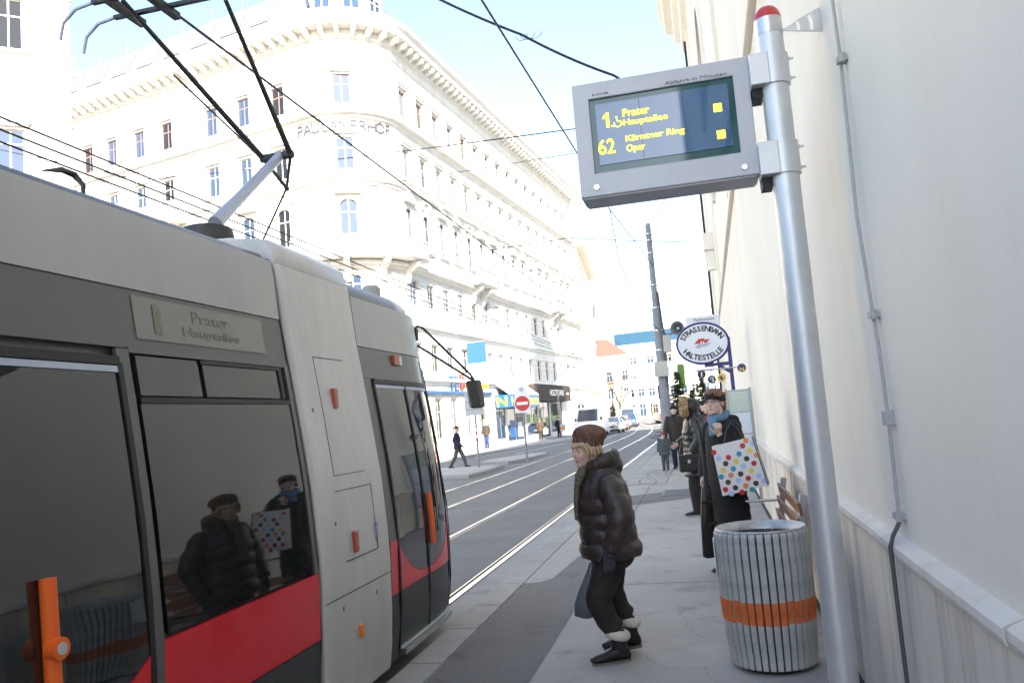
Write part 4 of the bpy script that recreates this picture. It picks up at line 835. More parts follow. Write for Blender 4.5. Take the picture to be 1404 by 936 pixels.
building('arcade_house', 'long low pale house with a row of ground floor openings closing the street', [(-26, 186), (10, 180)], 9, [(.6, 3.4), (5, 6.8)], 2.4, 1.4, 'stucco_b', over=.3, roof=2, back=6, W=1.5)
# ================================================================== PEOPLE
def madd(dst, src, M):
    n = len(dst.v); dst.v += [tuple(M @ Vector(p)) for p in src.v]; dst.f += [tuple(i + n for i in f) for f in src.f]; dst.mi += [dst.cur] * len(src.f)
def limb(m, pts, rr, n=12):
    m.tube(pts, rr, n); m.ell(pts[0], (rr[0],) * 3, 10, 6); m.ell(pts[-1], (rr[-1],) * 3, 10, 6)
    for p, r in zip(pts[1:-1], rr[1:-1]): m.ell(p, (r,) * 3, 10, 6)
def head_mb():
    m = MB(); m.ell((-.012, 0, .035), (.098, .077, .092)); m.ell((.028, 0, -.035), (.062, .058, .078)); m.ell((.062, 0, -.088), (.026, .03, .024), 10, 6)
    m.ell((.06, .034, -.026), (.024, .024, .03), 10, 6); m.ell((.06, -.034, -.026), (.024, .024, .03), 10, 6); m.ell((.052, 0, -.055), (.036, .042, .034), 12, 8)
    m.loft([((.084, 0, .02), (.012, 0, 0), (0, .011, 0)), ((.096, 0, -.005), (.014, 0, 0), (0, .012, 0)), ((.101, 0, -.024), (.013, 0, 0), (0, .015, 0)), ((.088, 0, -.034), (.012, 0, 0), (0, .011, 0))], 10)
    m.ell((.082, 0, .038), (.016, .05, .012), 10, 6); m.ell((.076, 0, -.058), (.019, .024, .013), 10, 6)
    for s in (-1, 1): m.ell((-.012, s * .078, -.005), (.02, .009, .032), 8, 6)
    return m
def eyes_mb():
    m = MB()
    for s in (-1, 1): m.ell((.076, s * .031, .012), (.011, .013, .007), 10, 6)
    return m
def pupils_mb():
    m = MB()
    for s in (-1, 1): m.ell((.0855, s * .031, .012), (.004, .006, .006), 8, 6)
    return m
def brows_mb():
    m = MB()
    for s in (-1, 1): m.tube([(.09, s * .016, .036), (.088, s * .034, .041), (.075, s * .052, .036)], [.004, .004, .003], 6)
    return m
def lips_mb():
    m = MB(); m.ell((.09, 0, -.0555), (.004, .018, .0035), 10, 6); m.ell((.0885, 0, -.062), (.005, .015, .004), 10, 6); return m
def hand_mb(curl=.5, s=1.0):
    """wrist at origin, fingers along -z, palm faces +y, thumb on +x side"""
    m = MB(); m.loft([((0, 0, 0), (.026, 0, 0), (0, .019, 0)), ((.002, 0, -.03), (.036, 0, 0), (0, .017, 0)), ((0, 0, -.065), (.041, 0, 0), (0, .015, 0)), ((0, 0, -.088), (.038, 0, 0), (0, .012, 0))], 12)
    for i, (x, L) in enumerate(((.03, .066), (.01, .075), (-.011, .07), (-.031, .054))):
        p = [Vector((x, 0, -.08))]; a = 0
        for k in range(3): a += curl * (.5 + .25 * k); p.append(p[-1] + Vector((0, math.sin(a), -math.cos(a))) * L * (.42, .33, .25)[k])
        limb(m, p, [.0098, .0092, .0085, .0075], 8)
    limb(m, [Vector((.028, .004, -.02)), Vector((.052, .016, -.045)), Vector((.06, .024, -.075))], [.014, .011, .009], 8)
    if s != 1: m.v = [(x * s, y * s, z * s) for x, y, z in m.v]
    return m
def interp(keys, z):
    for a, b in zip(keys, keys[1:]):
        if z <= b[0]:
            k = (z - a[0]) / (b[0] - a[0]); k = max(0, k); k = k * k * (3 - 2 * k) * .5 + k * .5; return [p + (q - p) * k for p, q in zip(a, b)]
    return list(keys[-1])
def quilt(m, keys, pitch, amp, n=72, wrinkle=.0):
    z = keys[0][0]; step = (pitch or .06) / 9; rows = []
    while z <= keys[-1][0] + 1e-6:
        _, cx, cy, a, b = interp(keys, z); r = []
        for j in range(n):
            t = 2 * math.pi * j / n; q = 1 + wrinkle * math.sin(t * 5 + z * 31) * math.sin(z * 47 + t * 3)
            if pitch: ph = (z - keys[0][0]) / pitch + .09 * math.sin(2 * t + 1 + z * 5) + .05 * math.sin(5 * t - z * 9); e = abs(math.sin(math.pi * ph)) ** .6; q += amp * (e - .6) + .018 * math.sin(t * 13 + math.floor(ph) * 2.1) * (1 - e) + .008 * math.sin(t * 9 + z * 60)
            r.append((cx + a * math.cos(t) * q, cy + b * math.sin(t) * q, z))
        rows.append(r); z += step
    m.rings(rows)
def sleeve(m, pts, rr, pitch=0, amp=0, n=16):
    pts = [Vector(p) for p in pts]; L = [0]
    for a, b in zip(pts, pts[1:]): L.append(L[-1] + (b - a).length)
    step = (pitch / 5) if pitch else .03; k = max(4, int(L[-1] / step)); P = []; R = []
    for i in range(k + 1):
        t = L[-1] * i / k
        for j in range(len(pts) - 1):
            if t <= L[j + 1] + 1e-6: f = (t - L[j]) / (L[j + 1] - L[j]); P.append(pts[j].lerp(pts[j + 1], f)); r = rr[j] + (rr[j + 1] - rr[j]) * f; break
        R.append(r * (1 + (amp * (abs(math.sin(math.pi * t / pitch)) ** .6 - .6) if pitch else 0)))
    for _ in range(3): P = [P[0]] + [(P[i - 1] + P[i] * 2 + P[i + 1]) / 4 for i in range(1, len(P) - 1)] + [P[-1]]
    m.tube(P, R, n); m.ell(P[0], (R[0],) * 3, 12, 8)
def shoe(m, an, fwd, L=.25, h=.09, w_=.042):
    """an = ankle point on the ground plane below ankle, fwd = unit vector"""
    f = Vector(fwd); s = Vector((-f.y, f.x, 0)); b = Vector(an)
    sec = []
    for t, hh, ww in ((-.28, .05, .6), (-.22, .085, .85), (-.05, h + .01, .95), (.15, h * .8, 1.0), (.4, .055, 1.12), (.6, .045, 1.0), (.72, .03, .55)):
        c = b + f * (t * L) + Vector((0, 0, hh * .5 + .012)); sec.append((c, s * (w_ * ww), Vector((0, 0, hh * .5))))
    m.loft(sec, 12)
def face(root, body, M, skin):
    for nm, mb, mt in (('eyes', eyes_mb(), 'eye_white'), ('pupils', pupils_mb(), 'eye_dark'), ('eyebrows', brows_mb(), 'brow'), ('lips', lips_mb(), 'lip')):
        t = MB(); madd(t, mb, M); t.build(nm, mt, body, smooth=60)
def hm(c, yaw=0, pitch=0, roll=0, s=1.0): return Matrix.Translation(c) @ Euler((math.radians(roll), math.radians(pitch), math.radians(yaw))).to_matrix().to_4x4() @ Matrix.Scale(s, 4)
def person(loc, rz, label, group=None): return empty('person', loc, math.radians(rz), label, 'person', group)
# ---------------------------------------------------------------- woman in brown quilted jacket
BW = person((-.69, 5.47, .004), 196, 'person stepping towards the tram in brown quilted jacket, brown knit beret and fleece-topped boots'); r_ = BW
HM = hm((.095, 0, 1.352), 24, 4, 0, .99)
b = MB(); madd(b, head_mb(), HM); limb(b, [Vector((.06, 0, 1.3)), Vector((.02, 0, 1.2)), Vector((0, 0, 1.1))], [.052, .055, .1])
quilt(b, [(.62, 0, 0, .11, .15), (.8, 0, 0, .11, .15), (1.0, 0, 0, .11, .15), (1.12, 0, 0, .07, .12)], 0, 0)
LL = [Vector((-.01, .085, .68)), Vector((.115, .09, .40)), Vector((.01, .095, .1))]; RLg = [Vector((-.03, -.085, .68)), Vector((.0, -.085, .42)), Vector((-.10, -.09, .13))]
for q in (LL, RLg): limb(b, q, [.075, .05, .035])
for q in ([(0, .19, 1.1), (-.03, .26, .92), (.03, .25, .74)], [(0, -.19, 1.1), (.0, -.26, .92), (.08, -.25, .72)]): limb(b, [Vector(p) for p in q], [.05, .04, .03])
body = solid('body', b, 'skin', r_, .005, 6); face(r_, body, HM, 'skin')
c_ = MB(); quilt(c_, [(.655, -.015, 0, .205, .235), (.70, -.012, 0, .205, .235), (.8, -.004, 0, .185, .215), (.92, 0, 0, .185, .215), (1.03, .005, 0, .175, .215), (1.12, .0, 0, .15, .205), (1.19, -.0, 0, .115, .15), (1.25, .01, 0, .10, .115), (1.285, .02, 0, .097, .11)], .098, .085)
sleeve(c_, [(-.005, .19, 1.13), (-.05, .29, .95), (-.035, .298, .88), (.035, .272, .725)], [.08, .082, .077, .056], .1, .15); sleeve(c_, [(-.01, -.185, 1.13), (-.02, -.262, .95), (.0, -.262, .88), (.085, -.25, .73)], [.08, .082, .077, .056], .1, .15)
for a in range(0, 360, 20):          # hood rolled round the neck
    t = math.radians(a); c_.ell((.0 + .085 * math.cos(t), .1 * math.sin(t), 1.27 - .035 * math.cos(t)), (.045, .045, .05), 10, 8)
c_.ell((-.085, 0, 1.24), (.06, .1, .07)); c_.ell((-.03, 0, 1.3), (.07, .095, .035))
coat = solid('jacket', c_, 'coat_brown', r_, .0072, 2)
t_ = MB()
for q, w1 in ((LL, .068), (RLg, .066)): sleeve(t_, [q[0], q[1], q[1].lerp(q[2], .5), q[2] + Vector((0, 0, .10))], [.11, .086, .072, .07], .06, .05)
t_.ell((-.02, 0, .66), (.15, .17, .11)); solid('trousers', t_, 'trouser', r_, .009, 2)
for q, fw, zb in ((LL, (.96, .12, 0), 0), (RLg, (1, 0, 0), .03)):
    m = MB(); a = Vector((q[2].x, q[2].y, zb)); sleeve(m, [a + Vector((0, 0, .17)), a + Vector((-.01, 0, .1)), a + Vector((-.005, 0, .05))], [.055, .052, .05]); f = Vector(fw).normalized(); shoe(m, a, f, .265, .1, .047)
    bo = solid('boot', m, 'boot', r_, .008, 2); m = MB(); a2 = a + Vector((0, 0, -.002)); poly = []
    for i in range(20):
        t = 2 * math.pi * i / 20; poly.append((a2.x + f.x * (.052 + .13 * math.cos(t)) - f.y * .046 * math.sin(t), a2.y + f.y * (.052 + .13 * math.cos(t)) + f.x * .046 * math.sin(t)))
    m.prism(poly, lambda u, v, d: (u, v, d), zb - .004, zb + .012); m.build('sole', 'sole', bo)
    m = MB()
    for a in range(0, 360, 24): t = math.radians(a); m.ell((q[2].x + .056 * math.cos(t), q[2].y + .056 * math.sin(t), zb + .172 + .012 * math.cos(t)), (.03, .03, .034), 8, 6)
    solid('fleece_cuff', m, 'fleece', bo, .007, 1)
hl = MB(); madd(hl, hand_mb(.35, 1.0), Matrix.Translation((.04, .27, .735)) @ Euler((math.radians(4), math.radians(-6), 0)).to_matrix().to_4x4() @ Matrix.Scale(-1, 4, (0, 1, 0))); hl.tube([(.03, .272, .765), (.042, .27, .69)], [.044, .04], 14); solid('glove', hl, 'glove', r_, .0055, 1)
hr = MB(); madd(hr, hand_mb(1.2, 1.0), Matrix.Translation((.09, -.25, .735))); solid('glove', hr, 'glove', r_, .0055, 1)
# beret, hair, scarf
m = MB(); HT = HM @ Matrix.Translation((-.02, 0, .068)) @ Euler((math.radians(-5), math.radians(-7), 0)).to_matrix().to_4x4(); rows = []
for k, (rr, zz_) in enumerate(((.096, -.036), (.104, -.036), (.108, -.02), (.108, .0), (.115, .014), (.12, .034), (.117, .055), (.102, .076), (.074, .092), (.036, .1), (.003, .102))):
    row = []
    for j in range(96):
        t = 2 * math.pi * j / 96; w_ = rr * (1 + .02 * math.sin(t * 24)); row.append(HT @ Vector((w_ * math.cos(t) * 1.0 - .008 - .012 * (k > 3), w_ * math.sin(t) * .9, zz_ + (.005 * math.sin(t * 3 + 1) if k > 3 else 0))))
    rows.append(row)
m.rings(rows); m.build('beret', 'knit_brown', r_, smooth=70)
m = MB(); H_ = lambda x, y, z: HM @ Vector((x, y, z))
for s in (-1, 1):
    for k in range(5): x = .05 - k * .028; m.tube([H_(x + .012, s * .07, .06), H_(x, s * .084, .02), H_(x - .012, s * .084, -.025), H_(x - .006, s * .074, -.05)], [.009, .01, .009, .004], 8)
for k in range(9): y = -.06 + k * .015; m.tube([H_(.076 - abs(y) * .25, y, .065), H_(.09 - abs(y) * .35, y * 1.05, .046), H_(.091 - abs(y) * .4, y * 1.15 + .004, .03 - .006 * (k % 2))], [.007, .0065, .002], 6)
m.ell(H_(-.055, 0, -.01), (.055, .07, .07)); solid('hair', m, 'hair_blond', r_, .0055, 1)
m = MB(); m.loft([((.1, .0, 1.25), (.05, 0, 0), (0, .065, .01)), ((.14, .0, 1.2), (.045, 0, 0), (0, .055, 0)), ((.175, 0, 1.12), (.022, 0, 0), (0, .05, 0)), ((.192, 0, 1.0), (.018, 0, 0), (0, .045, 0)), ((.196, 0, .9), (.014, 0, 0), (0, .045, 0))], 16); solid('scarf', m, 'scarf_dark', r_, .008, 2)
bag = empty('plastic_bag', (-.90, 5.62, .22), 0, 'small crumpled dark plastic bag hanging from a gloved hand at the knee', 'bag')
m = MB(); m.loft([((0, 0, .0), (.03, 0, 0), (0, .02, 0)), ((0, 0, .02), (.085, 0, 0), (0, .05, 0)), ((.01, 0, .1), (.09, 0, 0), (0, .055, 0)), ((.03, .01, .2), (.07, 0, 0), (0, .04, 0)), ((.05, .02, .3), (.035, 0, 0), (0, .025, 0)), ((.06, .03, .37), (.02, 0, 0), (0, .015, 0))], 14); m.build('pouch', 'plastic_bag', bag, smooth=70)
m = MB(); m.tube([(.06, .03, .37), (.075, .05, .46), (.085, .07, .53)], .008, 6); m.build('handle', 'plastic_bag', bag)
# ---------------------------------------------------------------- woman with headband and dotted bag
HW_ = person((.155, 8.1, .004), 216, 'person in long black coat with black headband, glasses and light blue scarf'); r_ = HW_
HM = hm((.035, 0, 1.608), 26, -3, 0, 1.02)
b = MB(); madd(b, head_mb(), HM); limb(b, [Vector((.01, 0, 1.56)), Vector((.0, 0, 1.46)), Vector((-.01, 0, 1.38))], [.052, .052, .09])
quilt(b, [(.8, 0, 0, .12, .15), (1.0, 0, 0, .1, .13), (1.2, 0, 0, .11, .15), (1.4, 0, 0, .06, .1)], 0, 0)
for s in (-1, 1): limb(b, [Vector((0, s * .09, .85)), Vector((.01, s * .09, .47)), Vector((.0, s * .09, .08))], [.08, .055, .04])
for q in ([(0, .17, 1.36), (.01, .27, 1.12), (.13, .15, 1.31)], [(0, -.17, 1.36), (.02, -.23, 1.1), (.1, -.2, .9)]): limb(b, [Vector(p) for p in q], [.05, .042, .032])
madd(b, hand_mb(1.25), Matrix.Translation((.135, .145, 1.31)) @ Euler((math.radians(150), math.radians(10), math.radians(-20))).to_matrix().to_4x4()); madd(b, hand_mb(.6), Matrix.Translation((.1, -.2, .9)))
body = solid('body', b, 'skin_pale', r_, .005, 6); face(r_, body, HM, 'skin_pale')
c_ = MB(); quilt(c_, [(.25, -.0, 0, .2, .26), (.5, 0, 0, .175, .24), (.85, .0, 0, .15, .21), (1.05, .0, 0, .135, .2), (1.25, -.005, 0, .13, .205), (1.36, -.01, 0, .115, .195), (1.42, -.01, 0, .085, .13), (1.47, -.005, 0, .07, .085)], 0, 0, wrinkle=.035)
sleeve(c_, [(-.005, .175, 1.365), (.0, .25, 1.2), (.02, .275, 1.1), (.07, .23, 1.16), (.125, .15, 1.295)], [.078, .078, .08, .066, .052]); sleeve(c_, [(-.005, -.175, 1.365), (.0, -.24, 1.2), (.03, -.24, 1.08), (.1, -.2, .9)], [.078, .075, .07, .055])
c_.ell((-.12, 0, 1.37), (.085, .14, .11)); c_.ell((-.1, .04, 1.44), (.07, .1, .05))
solid('coat', c_, 'coat_black', r_, .0085, 3)
m = MB()
for s in (-1, 1): sleeve(m, [(0, s * .09, .5), (.01, s * .09, .3), (0, s * .09, .06)], [.075, .065, .06])
solid('trousers', m, 'trouser', r_, .01, 1)
for s in (-1, 1): m = MB(); shoe(m, (.02 + .03 * s, s * .09, -.002), (1, s * .1, 0), .27, .08); solid('shoe', m, 'boot', r_, .008, 1)
m = MB(); HB_ = HM @ Matrix.Translation((-.014, 0, .046)) @ Euler((0, math.radians(-12), 0)).to_matrix().to_4x4(); rows = [[HB_ @ Vector((rx * math.cos(t), ry * math.sin(t), z)) for t in [2 * math.pi * j / 40 for j in range(40)]] for rx, ry, z in ((.1, .082, -.036), (.113, .094, -.032), (.117, .097, 0), (.113, .094, .03), (.1, .08, .034))]; m.rings(rows, False); m.build('headband', 'coat_black', r_, smooth=60)
m = MB()
random.seed(11)
for k in range(46):
    a = random.uniform(0, 2 * math.pi); e_ = random.uniform(.15, 1.2); p = Vector((math.cos(a) * math.cos(e_) * .1 - .015, math.sin(a) * math.cos(e_) * .082, .06 + math.sin(e_) * .068)); m.ell(HM @ p, (.028, .028, .022), 8, 6)
for k in range(16): a = math.radians(100 + k * 10.5); m.ell(HM @ Vector((math.cos(a) * .093 - .012, math.sin(a) * .078, -.01 - .02 * (k % 2))), (.024, .024, .04), 8, 6)
solid('hair', m, 'hair_brown', r_, .0065, 1)
m = MB()
for s in (-1, 1): m.tube([HM @ Vector((.102 - .01 * abs(math.cos(t)), s * .034 + .022 * math.cos(t), .008 + .017 * math.sin(t))) for t in [2 * math.pi * j / 16 for j in range(17)]], .0026, 5); m.tube([HM @ Vector((.094, s * .056, .014)), HM @ Vector((.0, s * .083, .012))], .0026, 5)
m.tube([HM @ Vector((.102, -.012, .012)), HM @ Vector((.102, .012, .012))], .0026, 5); m.build('glasses', 'cable_dark', r_)
m = MB()
for a in range(0, 360, 18): t = math.radians(a); m.ell((.01 + .072 * math.cos(t), .085 * math.sin(t), 1.475 - .025 * math.cos(t) + .008 * math.sin(3 * t)), (.034, .034, .04), 8, 6)
m.loft([((.085, .02, 1.46), (.03, 0, 0), (0, .05, 0)), ((.115, .03, 1.4), (.02, 0, 0), (0, .05, 0)), ((.128, .03, 1.3), (.014, 0, 0), (0, .045, 0))], 12); solid('scarf', m, 'scarf_blue', r_, .007, 1)
# her bags
yb = 7.74
def bp(u, v): return ony(950 + u / 5.85, 525 + v / 5.85, yb)
tb = empty('tote_bag', bp(420, 660), 0, 'big glossy white shopping bag with multicoloured polka dots', 'bag'); ob = tb.location
cor = [bp(238, 905), bp(604, 822), bp(474, 428), bp(150, 508)]
m = MB(); dp_ = Vector((.02, .15, 0)); m.quad(*cor); bk = [c + dp_ for c in cor]; m.quad(*bk[::-1]); m.quad(cor[0], cor[1], bk[1], bk[0]); m.quad(cor[1], cor[2], bk[2], bk[1]); m.quad(cor[3], cor[0], bk[0], bk[3]); m.build('bag_body', 'bag_white', tb, off=ob)
m = MB(); m.bar(cor[1], cor[2], .01, .006, (0, 1, 0)); m.bar(bk[1], bk[2], .01, .006, (0, 1, 0)); m.build('piping', 'dot_black', tb, off=ob)
DOTS = 'red 398 502,yellow 457 540,teal 370 567,black 431 605,red 490 642,orange 512 577,yellow 347 628,blue 405 667,black 263 645,blue 207 604,red 285 595,yellow 469 703,black 383 727,teal 324 687,yellow 243 698,orange 305 738,red 445 762,blue 530 743,teal 228 751,black 283 794,blue 366 779,orange 424 822,black 506 802,black 342 838,red 395 873,red 262 853,teal 477 852,blue 476 485,orange 425 460,blue 575 783,red 168 555,blue 310 885'
for dd in DOTS.split(','):
    cn, u, v = dd.split(); c = bp(float(u), float(v)); m = MB(); m.rings([[(c.x + .0245 * math.cos(t), yy, c.z + .0245 * math.sin(t)) for t in [2 * math.pi * j / 20 for j in range(20)]] for yy in (yb - .0005, yb - .0025)]); m.build('dot', 'dot_' + cn, tb, off=ob)
m = MB(); a, b2_ = cor[3].lerp(cor[2], .3) + dp_ / 2, cor[3].lerp(cor[2], .75) + dp_ / 2; tp_ = Vector((.25, 7.86, 1.42)); m.tube([a, a.lerp(tp_, .6) + Vector((-.02, 0, 0)), tp_, b2_.lerp(tp_, .6) + Vector((.02, 0, 0)), b2_], .007, 6); m.build('handle', 'dot_black', tb, off=ob)
sb = empty('shoulder_bag', (-.06, 7.84, .2), math.radians(35), 'long narrow black leather bag hanging beside the polka dot bag', 'bag')
m = MB(); m.loft([((0, 0, 0), (.05, 0, 0), (0, .03, 0)), ((0, 0, .02), (.075, 0, 0), (0, .045, 0)), ((.01, 0, .35), (.07, 0, 0), (0, .04, 0)), ((.03, 0, .62), (.05, 0, 0), (0, .03, 0)), ((.035, 0, .66), (.03, 0, 0), (0, .02, 0))], 14); m.build('pouch', 'leather', sb, smooth=60)
m = MB(); m.tube([(.03, 0, .64), (.035, .0, .9), (.09, .1, 1.17)], .014, 6); m.build('strap', 'leather', sb, smooth=60)
for z in (.3, .5): m = MB(); m.box(-.07, .08, -.05, -.043, z, z + .02); m.build('buckle_band', 'dot_black', sb)
# ---------------------------------------------------------------- generic standing / walking figures
def figure(loc, rz, label, H, coat, trs, shoe_m='boot', hem=.85, stride=.0, hat=None, hair='hair_brown', skin='skin', la=None, ra=None, vox=.02, group=None, pitch=0, amp=.08, wide=1.0, facep=False, scarf=None, hood=None, yaw=0):
    s = H / 1.7; r = person(loc, rz, label, group); V = lambda x, y, z: Vector((x * s, y * s, z * s))
    hmx = hm(V(.03, 0, 1.595), yaw, 0, 0, s); b = MB(); madd(b, head_mb(), hmx); limb(b, [V(.01, 0, 1.53), V(0, 0, 1.44), V(0, 0, 1.35)], [.05 * s, .052 * s, .09 * s])
    k = s * wide; quilt(b, [(.85 * s, 0, 0, .11 * s, .15 * s), (1.1 * s, 0, 0, .1 * s, .14 * s), (1.38 * s, 0, 0, .06 * s, .12 * s)], 0, 0, 16)
    legs = []
    for sd in (-1, 1):
        st_ = stride * sd; q = [V(0, sd * .09, .88), V(.05 + st_ * .5, sd * .09, .47), V(st_ - (.04 if st_ < 0 else 0), sd * .09, .09)]; legs.append((q, sd)); limb(b, q, [.075 * s, .05 * s, .035 * s])
    la = la or ((.0, .19, 1.38), (-.02 + stride * .3, .26, 1.12), (.06 - stride * .6, .27, .88)); ra = ra or ((.0, -.19, 1.38), (-.02 - stride * .3, -.26, 1.12), (.06 + stride * .6, -.27, .88))
    for q in (la, ra): q = [V(*p) for p in q]; limb(b, q, [.05 * s, .04 * s, .03 * s]); dr = (q[2] - q[1]).normalized(); rot = Vector((0, 0, -1)).rotation_difference(dr).to_matrix().to_4x4(); madd(b, hand_mb(.6, s), Matrix.Translation(q[2]) @ rot)
    body = solid('body', b, skin, r, vox * .6, 1)
    if facep: face(r, body, hmx, skin)
    c = MB(); h = hem * s; quilt(c, [(h, 0, 0, .17 * k, .22 * k), ((hem * .6 + .44) * s, 0, 0, .155 * k, .205 * k), (1.22 * s, 0, 0, .145 * k, .205 * k), (1.36 * s, -.005, 0, .12 * k, .19 * k), (1.43 * s, -.005, 0, .08 * s, .12 * s), (1.47 * s, 0, 0, .065 * s, .075 * s)], pitch, amp if pitch else 0, 24, .03)
    for q in (la, ra): q = [V(*p) for p in q]; sleeve(c, q, [.078 * k, .073 * k, .055 * k], pitch, amp if pitch else 0, 12)
    if hood: c.ell(V(-.02, 0, 1.6), (.125 * s, .115 * s, .135 * s)); c.ell(V(-.05, 0, 1.45), (.1 * s, .12 * s, .08 * s))
    solid('coat', c, coat, r, vox * .8, 2)
    t = MB()
    for q, sd in legs: sleeve(t, [q[0], q[1], q[2] + V(0, 0, -.02)], [.1 * s, .08 * s, .065 * s])
    t.ell(V(0, 0, .88), (.13 * s, .17 * s, .1 * s)); solid('trousers', t, trs, r, vox * .8, 1)
    for q, sd in legs: m = MB(); shoe(m, (q[2].x, q[2].y, -.002), (1, sd * .12, 0), .27 * s, .09 * s, .045 * s); solid('shoe', m, shoe_m, r, vox * .6, 1)
    if hat: m = MB(); kk = 1.12; m.ell(hmx @ Vector((-.015, 0, .075)), (.108 * s, .09 * s, .078 * s)); m.lathe([(.1 * s, 0), (.106 * s, .0), (.106 * s, .04 * s), (.1 * s, .04 * s)], hmx @ Vector((-.012, 0, .032)), 18); solid('hat', m, hat, r, vox * .6, 1)
    elif not hood: m = MB(); m.ell(hmx @ Vector((-.025, 0, .055)), (.1 * s, .086 * s, .085 * s)); m.ell(hmx @ Vector((-.045, 0, 0)), (.07 * s, .082 * s, .08 * s)); solid('hair', m, hair, r, vox * .6, 1)
    if scarf: m = MB(); m.lathe([(.06 * s, 1.42 * s), (.085 * s, 1.43 * s), (.085 * s, 1.48 * s), (.06 * s, 1.5 * s)], (0, 0, 0), 16); m.build('scarf', scarf, r, smooth=60)
    if hood == 'fur':
        m = MB(); random.seed(4)
        for a in range(0, 360, 12):
            t = math.radians(a)
            for kx in (0, 1): m.ell(V(.08 + .035 * kx + random.uniform(-.012, .012), .115 * math.sin(t) * (1 - .1 * kx) + random.uniform(-.01, .01), 1.6 + .135 * math.cos(t) * (1 - .06 * kx)), (.036 * s, .036 * s, .038 * s), 8, 6)
        solid('fur_trim', m, 'fur', r, .012, 0)
    return r
figure((-.17, 12.55, .004), 193, 'person in shiny black quilted coat with fur-trimmed hood pulled up', 1.7, 'coat_gloss', 'trouser', hem=.56, hood='fur', vox=.012, pitch=.09, amp=.08, stride=.06, wide=1.05,
       la=((0, .19, 1.38), (-.04, .27, 1.12), (.1, .24, .93)), ra=((0, -.19, 1.38), (.02, -.26, 1.14), (.2, -.2, 1.05)))
hbg = empty('handbag', (-.27, 12.28, .66), math.radians(12), 'black leather shoulder bag carried by the person with the fur hood', 'bag')
m = MB(); m.box(-.14, .14, -.06, .06, 0, .25); m.build('bag_body', 'leather', hbg, bevel=.03, segs=3); m = MB(); m.box(-.145, .145, -.068, -.0, .13, .255); m.build('flap', 'leather', hbg, bevel=.01); m = MB(); m.box(-.02, .02, -.074, -.068, .13, .18); m.build('buckle', 'steel', hbg); m = MB(); m.tube([(-.13, 0, .24), (-.06, .03, .45), (.08, .1, .74), (.13, .02, .24)], .01, 6); m.build('strap', 'leather', hbg)
figure((-.74, 22.35, .004), 262, 'person in dark brown coat and black beanie holding a small child by the hand', 1.66, 'cloth_olive', 'cloth_navy', hem=.72, hat='coat_black', vox=.016, facep=True, skin='skin_pale', scarf='coat_black', ra=((0, -.19, 1.38), (.04, -.27, 1.1), (.14, -.3, .82)))
figure((-1.06, 21.8, .004), 262, 'small child in grey green padded jacket, dark red hat and brown boots', .98, 'cloth_green', 'cloth_grey', 'boot_brown', hem=.72, hat='cloth_red', vox=.012, facep=True, skin='skin_pale', wide=1.25)
figure((.15, 15.6, .004), 200, 'person in dark maroon coat half hidden behind the fur-hooded person', 1.66, 'cloth_maroon', 'trouser', hem=.6, vox=.02)
figure((.1, 18.4, .004), 170, 'person in navy coat waiting further down the platform', 1.7, 'cloth_navy', 'trouser', hem=.6, vox=.024, hat='coat_black')
cb_ = empty('crossbody_bag', (-.62, 22.2, .62), 0, 'olive cloth shoulder bag on the person holding the child', 'bag'); m = MB(); m.box(-.13, .13, -.05, .05, 0, .22); m.build('pouch', 'cloth_olive', cb_, bevel=.03, segs=3); m = MB(); m.tube([(.1, 0, .2), (.0, -.02, .5), (-.2, .05, .82)], .018, 6); m.build('strap', 'cloth_olive', cb_)
# far side of the street
figure((-10.2, 33.1, RZ + .005), 8, 'person striding across the road in navy jacket, grey trousers and flat cap', 1.72, 'cloth_navy', 'cloth_grey', hem=.78, stride=.3, hat='cloth_olive', vox=.022)
figure((-14.4, 53.6, .004), 250, 'person standing by the white facade in olive jacket and blue jeans', 1.8, 'cloth_olive', 'cloth_jeans', hem=.8, vox=.026)
figure((-12.75, 64.2, .004), 100, 'person in tan coat looking at the shop windows under the brown awning', 1.7, 'cloth_tan', 'cloth_olive', hem=.7, vox=.03)
figure((-12.0, 68.5, .004), 80, 'person in black clothes beside the post with the orange striped bin', 1.72, 'coat_black', 'coat_black', hem=.75, vox=.03, hat='coat_black')
figure((-12.3, 87.5, .004), 250, 'person in dark red jacket walking behind the white van', 1.72, 'cloth_red', 'coat_black', hem=.8, vox=.03)
pb = empty('shopping_bag', (-12.2, 63.6, .45), .3, 'white shopping bag carried in front of the shop windows', 'bag'); m = MB(); m.box(-.2, .2, -.06, .06, 0, .45); m.build('bag_body', 'paper_white', pb); m = MB(); m.tube([(-.1, 0, .45), (-.05, 0, .6), (.05, 0, .6), (.1, 0, .45)], .01, 5); m.build('handle', 'paper_white', pb)
# ================================================================== STOP SIGNS
YS = 14.0
hs_ = empty('tram_stop_sign', (.545, YS, 0), 0, 'oval white tram stop sign with dark blue rim on a blue post', 'stop sign'); O = (.545, YS, 0)
m = MB(); m.box(.515, .575, YS - .03, YS + .03, 0, 2.72); m.build('post', 'sign_blue', hs_, off=O, bevel=.006)
m = MB(); m.bar((.55, YS + .005, 2.28), (.12, YS + .005, 2.28), .05, .06); m.bar((.55, YS + .005, 2.12), (.3, YS + .005, 2.3), .04, .05); m.build('bracket', 'sign_blue', hs_, off=O)
EC = (.122, YS - .05, 2.652); ea, eb = .415, .332
def ring(a, b, y, n=56): return [(EC[0] + a * math.cos(t), y, EC[2] + b * math.sin(t)) for t in [2 * math.pi * j / n for j in range(n)]]
m = MB(); m.rings([ring(ea, eb, EC[1] + .03), ring(ea, eb, EC[1])]); pl = m.build('plate', 'sign_white', hs_, off=O, smooth=30)
